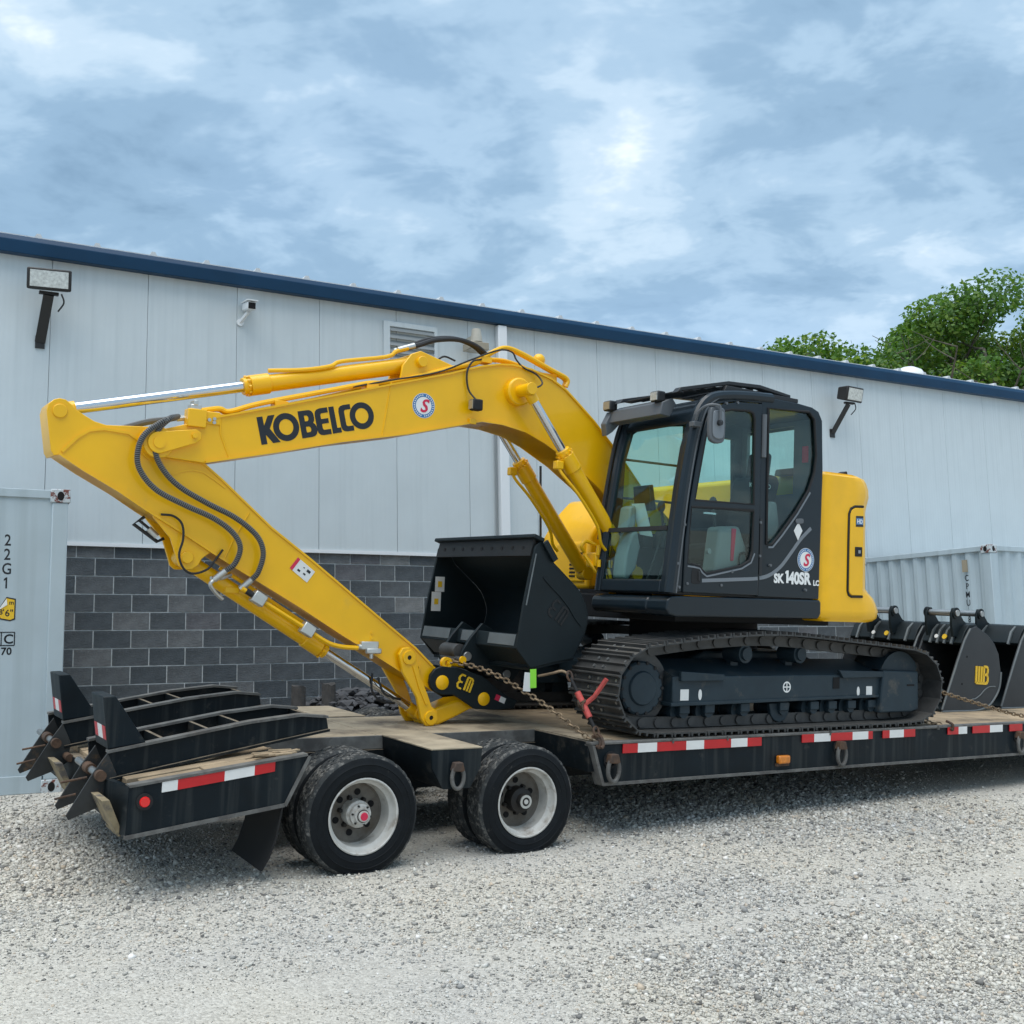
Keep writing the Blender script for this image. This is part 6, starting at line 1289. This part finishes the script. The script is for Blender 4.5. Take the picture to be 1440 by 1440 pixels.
# ================================================================== spare buckets on the deck
def spare(label, base, y0, wd, dx, dz, badge=None, grey='wbgrey', sc=1.0, teeth=False):
    t = thing('spare_bucket', label, 'bucket', FT, (7.2+dx, y0+wd/2, DZ+.002))
    def Q(p): return ((p[0]-7.2)*sc+7.2+dx, (p[1]-DZ)*sc+DZ+dz)
    out = [Q(p) for p in [(6.80,.742),(7.109,.740),(7.368,.742),(7.56,.782),(7.682,.877),(7.755,.988),(7.778,1.139),(7.739,1.327),(7.663,1.44),(7.552,1.529),(7.357,1.616),(7.25,1.592),(7.157,1.472),(7.043,1.252)]]
    sh_ = MB(); band(sh_, out[0:11], y0+.01, y0+wd-.01, -.0); 
    sb_ = MB(); band(sb_, out[0:12], y0, y0+wd, .022); sb_ = sb_.build('shell', M['bucket'], t, sharp=50)
    for yy in (y0-.012, y0+wd-.012): MB().prism(out, yy, yy+.024).build('side_plate', M[grey], t, bev=.005)
    MB().tube([(x, y0-.014, z) for x, z in (out[13], out[12], out[11])]+[], .010, 6).build('plate_edge', M['edge'], t); MB().tube([(out[0][0], y0-.014, out[0][1]+.02), (out[13][0], y0-.014, out[13][1])], .010, 6).build('plate_edge', M['edge'], t)
    MB().tube([(x, y0-.012, z) for x, z in spl(out[0:7], 4)], .012, 6).build('heel_edge', M['edge'], t)
    # torque bar along the hinge edge with webs
    tb = [Q(p) for p in [(7.19,1.56),(7.13,1.44),(7.17,1.41),(7.27,1.60),(7.40,1.615),(7.38,1.64),(7.26,1.63)]]
    MB().prism(tb, y0+.01, y0+wd-.01).build('torque_box', M['bucket'], t, bev=.006)
    for yy in np.linspace(y0+.12, y0+wd-.12, 4): MB().prism([Q(p) for p in [(7.105,1.43),(7.165,1.565),(7.245,1.625),(7.26,1.61),(7.185,1.55),(7.125,1.42)]], yy-.012, yy+.012).build('web', M['edge'], t)
    yc = y0+wd/2
    for yy in (yc-.17, yc+.14):
        MB().prism([Q(p) for p in [(7.10,1.50),(7.075,1.62),(7.07,1.74),(7.10,1.80),(7.16,1.80),(7.20,1.74),(7.27,1.66),(7.40,1.60),(7.50,1.58),(7.56,1.50),(7.45,1.50)]], yy, yy+.030).build('ear', M['bucket'], t, bev=.005)
    for q in ((7.132, 1.748), (7.50, 1.535)):
        x_, z_ = Q(q); MB().cyl((x_, yc-.20, z_), (x_, yc+.20, z_), .034, n=20).build('pin', M['steel'], t, bev=.003); MB().cyl((x_, yc-.185, z_), (x_, yc-.172, z_), .058, n=24).build('pin_collar', M['bucket'], t)
        MB().cyl((x_, yc+.172, z_), (x_, yc+.185, z_), .058, n=24).build('pin_collar', M['bucket'], t)
    for k, (yy, m_) in enumerate(((y0+wd*.62, 'decal_w'), (y0+wd*.42, 'decal_y'))):
        x_, z_ = Q((7.138, 1.495)); MB().cyl((x_-.002, yy, z_), (x_-.012, yy, z_+.004), .028 if k else .022, n=16).build('sticker', M[m_], t)
    if badge:
        mb = MB(); o = Vector((Q((7.345, 1.03))[0], 0, Q((7.345, 1.03))[1])); eu_, ev_ = Vector((.995, 0, -.06)), Vector((.06, 0, .995)); s = .175
        sg = [((0,.0),(0,1)), ((.25,.0),(.25,1)), ((.5,.0),(.5,1)), ((0,0),(1.0,0)), ((.72,1),(1.0,1)), ((1.0,1),(1.1,.9)), ((1.1,.9),(1.1,.62)), ((1.1,.62),(1.0,.52)), ((.72,.52),(1.0,.52)), ((1.0,.52),(1.13,.4)), ((1.13,.4),(1.13,.12)), ((1.13,.12),(1.0,0)), ((.74,0),(.74,1))]
        strokes(mb, [((p[0]*s, p[1]*s), (q[0]*s, q[1]*s)) for p, q in sg], o, eu_, ev_, s*.15, 0, .012, y0-.014); mb.build('maker_mark', M['decal_y'], t)
        mb = MB(); pth = [(Q(p)[0], y0-.013, Q(p)[1]) for p in [(7.28,.86),(7.34,.865),(7.42,.90),(7.50,.955),(7.58,.985),(7.68,.985)]]; mb.tube(spl(pth, 5), .007, 6); mb.build('wear_bead', M['edge'], t)
        for q in ((7.20,1.30),(7.12,1.02),(7.10,.86)): x_, z_ = Q(q); MB().cyl((x_, y0-.010, z_), (x_, y0-.0135, z_), .012, n=8).build('bolt_hole', M['dark'], t)
    return t
spare('dark grey digging bucket with a yellow WB mark resting on the deck', None, .86, .50, 0, 0, badge=True)
spare('black spare bucket half hidden behind the counterweight and the marked bucket', None, 1.44, .90, 0, 0, sc=1.0)
spare('large dark bucket at the drawbar end of the deck beyond the marked bucket', None, .95, 1.3, 1.12, 0, sc=1.0)
t = thing('white_panel', 'white sheet standing behind the marked spare bucket', 'panel', FT, (8.3, 2.3, DZ))
MB().prism([(7.9, DZ), (7.95, 1.50), (9.2, 1.50), (9.2, DZ)], 2.30, 2.34).build('sheet', M['flash'], t); MB().box(7.95, 9.2, 2.28, 2.36, 1.50, 1.53).build('sheet_top', M['flash'], t)

# ================================================================== posts and rubble behind the trailer
def wpt(x, y): return Vector((x, y, float(ground_h(x, y))))
def bpos(bx, by): p = FB @ Vector((bx, by, 0)); return p.x, p.y
for k, (bx, h_, lab) in enumerate(((2.21, .83, 'short split timber post standing beside the rubble mound'), (2.56, .84, 'square grooved timber post standing against the rubble mound'))):
    x_, y_ = bpos(bx, -1.15); g = float(ground_h(x_, y_)); t = thing('timber_post', lab, 'post', Matrix.Translation((x_, y_, g-.05)), (0,0,0), 'timber posts behind the trailer')
    mb = MB(); n = 12; rr = [.078*(1+rnd.uniform(-.18, .18)) for _ in range(n)]
    vs = []
    for z in (0, h_*.5, h_): vs += [(rr[i]*math.cos(2*math.pi*i/n), rr[i]*math.sin(2*math.pi*i/n), z+(rnd.uniform(-.02, .02) if z == h_ else 0)) for i in range(n)]
    mb.add(vs, [(r_*n+i, r_*n+(i+1) % n, (r_+1)*n+(i+1) % n, (r_+1)*n+i) for r_ in range(2) for i in range(n)]+[tuple(range(2*n, 3*n))]); mb.build('post', M['post'], t, sharp=15)
    MB().cyl((0, 0, 0), (0, 0, .06), .075, n=10).build('post_foot', M['post'], t)
def rubble():
    x0, y0 = bpos(2.95, -.95); bm = bmesh.new(); bmesh.ops.create_icosphere(bm, subdivisions=1, radius=1); bv = np.array([v.co[:] for v in bm.verts]); bf = [tuple(v.index for v in f.verts) for f in bm.faces]; bm.free(); mb = MB(); g = float(ground_h(x0, y0))
    for k in range(1500):
        a = rng.uniform(-1.5, 2.6); b_ = rng.normal(0, .55); h_ = .66*math.exp(-(a/1.1)**2-(b_/.6)**2)+.04; s = rng.uniform(.025, .085)
        x_, y_ = bpos(2.95+a, -.95+b_); q = bv*(1+rng.uniform(-.3, .3, (12, 1)))*np.array([1.5, 1, .6])*s; th = rng.uniform(0, 6.28); c, s_ = math.cos(th), math.sin(th)
        mb.add([(x_+v[0]*c-v[1]*s_, y_+v[0]*s_+v[1]*c, g+h_+v[2]) for v in q], bf)
    n = 22
    vs = []; 
    for i in range(n):
        for j in range(n):
            a = -1.9+5.0*i/(n-1); b_ = -1.6+3.2*j/(n-1)*.78; x_, y_ = bpos(2.95+a, -.95+b_); vs.append((x_, y_, g-.06+.66*math.exp(-(a/1.1)**2-(b_/.6)**2)+.04))
    mb.add(vs, [(i*n+j, i*n+j+1, (i+1)*n+j+1, (i+1)*n+j) for i in range(n-1) for j in range(n-1)])
    o = mb.build('rubble_mound', mat('dark_rubble', (.060, .062, .068), .9, var=.45, vscale=6, bump=.3), None); tag(o, 'low mound of dark broken stone between the trailer and the block wall', 'rubble', kind='stuff')
rubble()

# ================================================================== trees beyond the building
leafm = []
for i, c in enumerate([(.065, .155, .020), (.10, .205, .028), (.045, .11, .018), (.145, .235, .035)]):
    m = bpy.data.materials.new('leaf_%d' % i); m.use_nodes = True; t_ = m.node_tree; b_ = t_.nodes['Principled BSDF']; b_.inputs['Base Color'].default_value = (*c, 1); b_.inputs['Roughness'].default_value = .55
    tl_ = t_.nodes.new('ShaderNodeBsdfTranslucent'); tl_.inputs[0].default_value = (c[0]*2.2, c[1]*2.0, c[2]*1.2, 1); mx_ = t_.nodes.new('ShaderNodeMixShader'); mx_.inputs[0].default_value = .3
    t_.links.new(b_.outputs[0], mx_.inputs[1]); t_.links.new(tl_.outputs[0], mx_.inputs[2]); t_.links.new(mx_.outputs[0], t_.nodes['Material Output'].inputs[0]); leafm.append(m)
bark = mat('bark', (.11, .095, .075), .9, var=.35, vscale=3, bump=.5, bscale=12)
def tree(px, py, H, crown_r, label, seed, nleaf=9000, thin=0.0, bare=False, ls=.17, group='trees behind the warehouse'):
    r_ = random.Random(seed); g = np.random.default_rng(seed); base = Vector((px, py, .2))
    t = thing('deciduous_tree', label, 'tree', Matrix.Translation(base), (0,0,0), group)
    tk = MB(); tips = []
    def limb(p, d, L, r0, depth):
        pts = [p]; q = Vector(p); dd = Vector(d)
        for k in range(4):
            dd = (dd+Vector((r_.uniform(-.18,.18), r_.uniform(-.18,.18), r_.uniform(-.02,.14)))).normalized(); q = q+dd*L/4; pts.append(q.copy())
        tk.tube(pts, [r0*(1-.16*k) for k in range(5)], 6 if depth else 9)
        if depth >= 2: tips.append(pts[-1]); tips.append(pts[2]); return
        for k in range(r_.randint(3, 5) if depth == 0 else r_.randint(2, 4)):
            i = r_.choice([2, 3, 4]); an = r_.uniform(0, 6.28); e = Vector((math.cos(an), math.sin(an), r_.uniform(.25, .95))).normalized(); limb(pts[i], e, L*r_.uniform(.45, .65), r0*.42, depth+1)
        tips.append(pts[-1])
    trunk_h = H*.42
    tk.tube([(0,0,-.3), (r_.uniform(-.1,.1), 0, trunk_h*.5), (r_.uniform(-.2,.2), r_.uniform(-.2,.2), trunk_h)], [H*.022, H*.018, H*.014], 10)
    for k in range(5):
        an = 6.28*k/5+r_.uniform(-.4,.4); limb(Vector((0, 0, trunk_h*r_.uniform(.75, 1.0))), Vector((math.cos(an)*.8, math.sin(an)*.8, r_.uniform(.7, 1.4))).normalized(), H*r_.uniform(.24, .36), H*.009, 0)
    limb(Vector((0, 0, trunk_h)), Vector((0, 0, 1)), H*.42, H*.011, 0)
    tk.build('trunk', bark, t, sharp=60)
    if bare: return t
    cl = [];
    for p in tips:
        q = np.array(p)
        if np.hypot(q[0], q[1]) > crown_r: q[:2] *= crown_r/np.hypot(q[0], q[1])
        cl.append((q, r_.uniform(.55, 1.15)*crown_r*.30))
    for k in range(40):
        an = r_.uniform(0, 6.28); z = r_.uniform(.40, .97); rad = crown_r*math.sqrt(max(.05, 1-((z-.62)/.42)**2))*r_.uniform(.35, .95); cl.append((np.array([rad*math.cos(an), rad*math.sin(an), z*H]), r_.uniform(.45, 1.15)*crown_r*.27))
    wts = np.array([c[1]**2 for c in cl]); wts /= wts.sum(); idx = g.choice(len(cl), nleaf, p=wts)
    C = np.array([c[0] for c in cl])[idx]; Rr = np.array([c[1] for c in cl])[idx]
    u = g.normal(size=(nleaf, 3)); u /= np.linalg.norm(u, axis=1, keepdims=True); pos = C+u*(Rr*g.uniform(.25, 1, nleaf)**.5)[:, None]*np.array([1.1, 1.1, .75])
    sz = ls*g.uniform(.6, 1.35, nleaf); nrm = g.normal(size=(nleaf, 3))*.8+u*.6+np.array([0, 0, .7]); nrm /= np.linalg.norm(nrm, axis=1, keepdims=True)
    a = np.cross(nrm, g.normal(size=(nleaf, 3))); a /= np.linalg.norm(a, axis=1, keepdims=True); b_ = np.cross(nrm, a)
    V = np.stack([pos-a*sz[:, None]*.5, pos+b_*sz[:, None]*.32, pos+a*sz[:, None]*.5, pos-b_*sz[:, None]*.32], 1).reshape(-1, 3)
    me = bpy.data.meshes.new('crown'); me.vertices.add(nleaf*4); me.vertices.foreach_set('co', V.ravel()); me.loops.add(nleaf*4); me.loops.foreach_set('vertex_index', np.arange(nleaf*4, dtype=np.int32)); me.polygons.add(nleaf); me.polygons.foreach_set('loop_start', np.arange(0, nleaf*4, 4, dtype=np.int32))
    for m in leafm: me.materials.append(m)
    w4 = [.35, .30, .2, .15]; cm = np.array([r_.choices(range(4), w4)[0] for _ in cl]); mi = np.where(g.uniform(size=nleaf) < .6, cm[idx], g.choice(4, nleaf, p=w4)); me.polygons.foreach_set('material_index', mi.astype(np.int32)); me.update(calc_edges=True); me.validate()
    o = bpy.data.objects.new('crown', me); col.objects.link(o); o.parent = t; return t
tree(11.1, 41, 12.0, 2.6, 'small round topped tree showing above the roof apart from the others', 3, 32000, ls=.19)
tree(14.2, 43, 11.6, 2.6, 'low thin tree between the small round tree and the tall leafy tree', 5, 24000, ls=.19)
tree(16.4, 42, 13.6, 3.6, 'tall broad leafy tree, largest behind the warehouse', 8, 60000, ls=.19)
tree(19.4, 43, 13.9, 3.4, 'tall leafy tree beside the pale bare trunk', 12, 52000, ls=.19)
tree(22.6, 41, 13.6, 3.6, 'leafy tree at the far end of the row beyond the bare trunk', 21, 40000, ls=.19)
tree(18.0, 39.5, 14.2, 1.2, 'tall pale tree with bare upper twigs in front of the leafy row', 30, 0, bare=True)
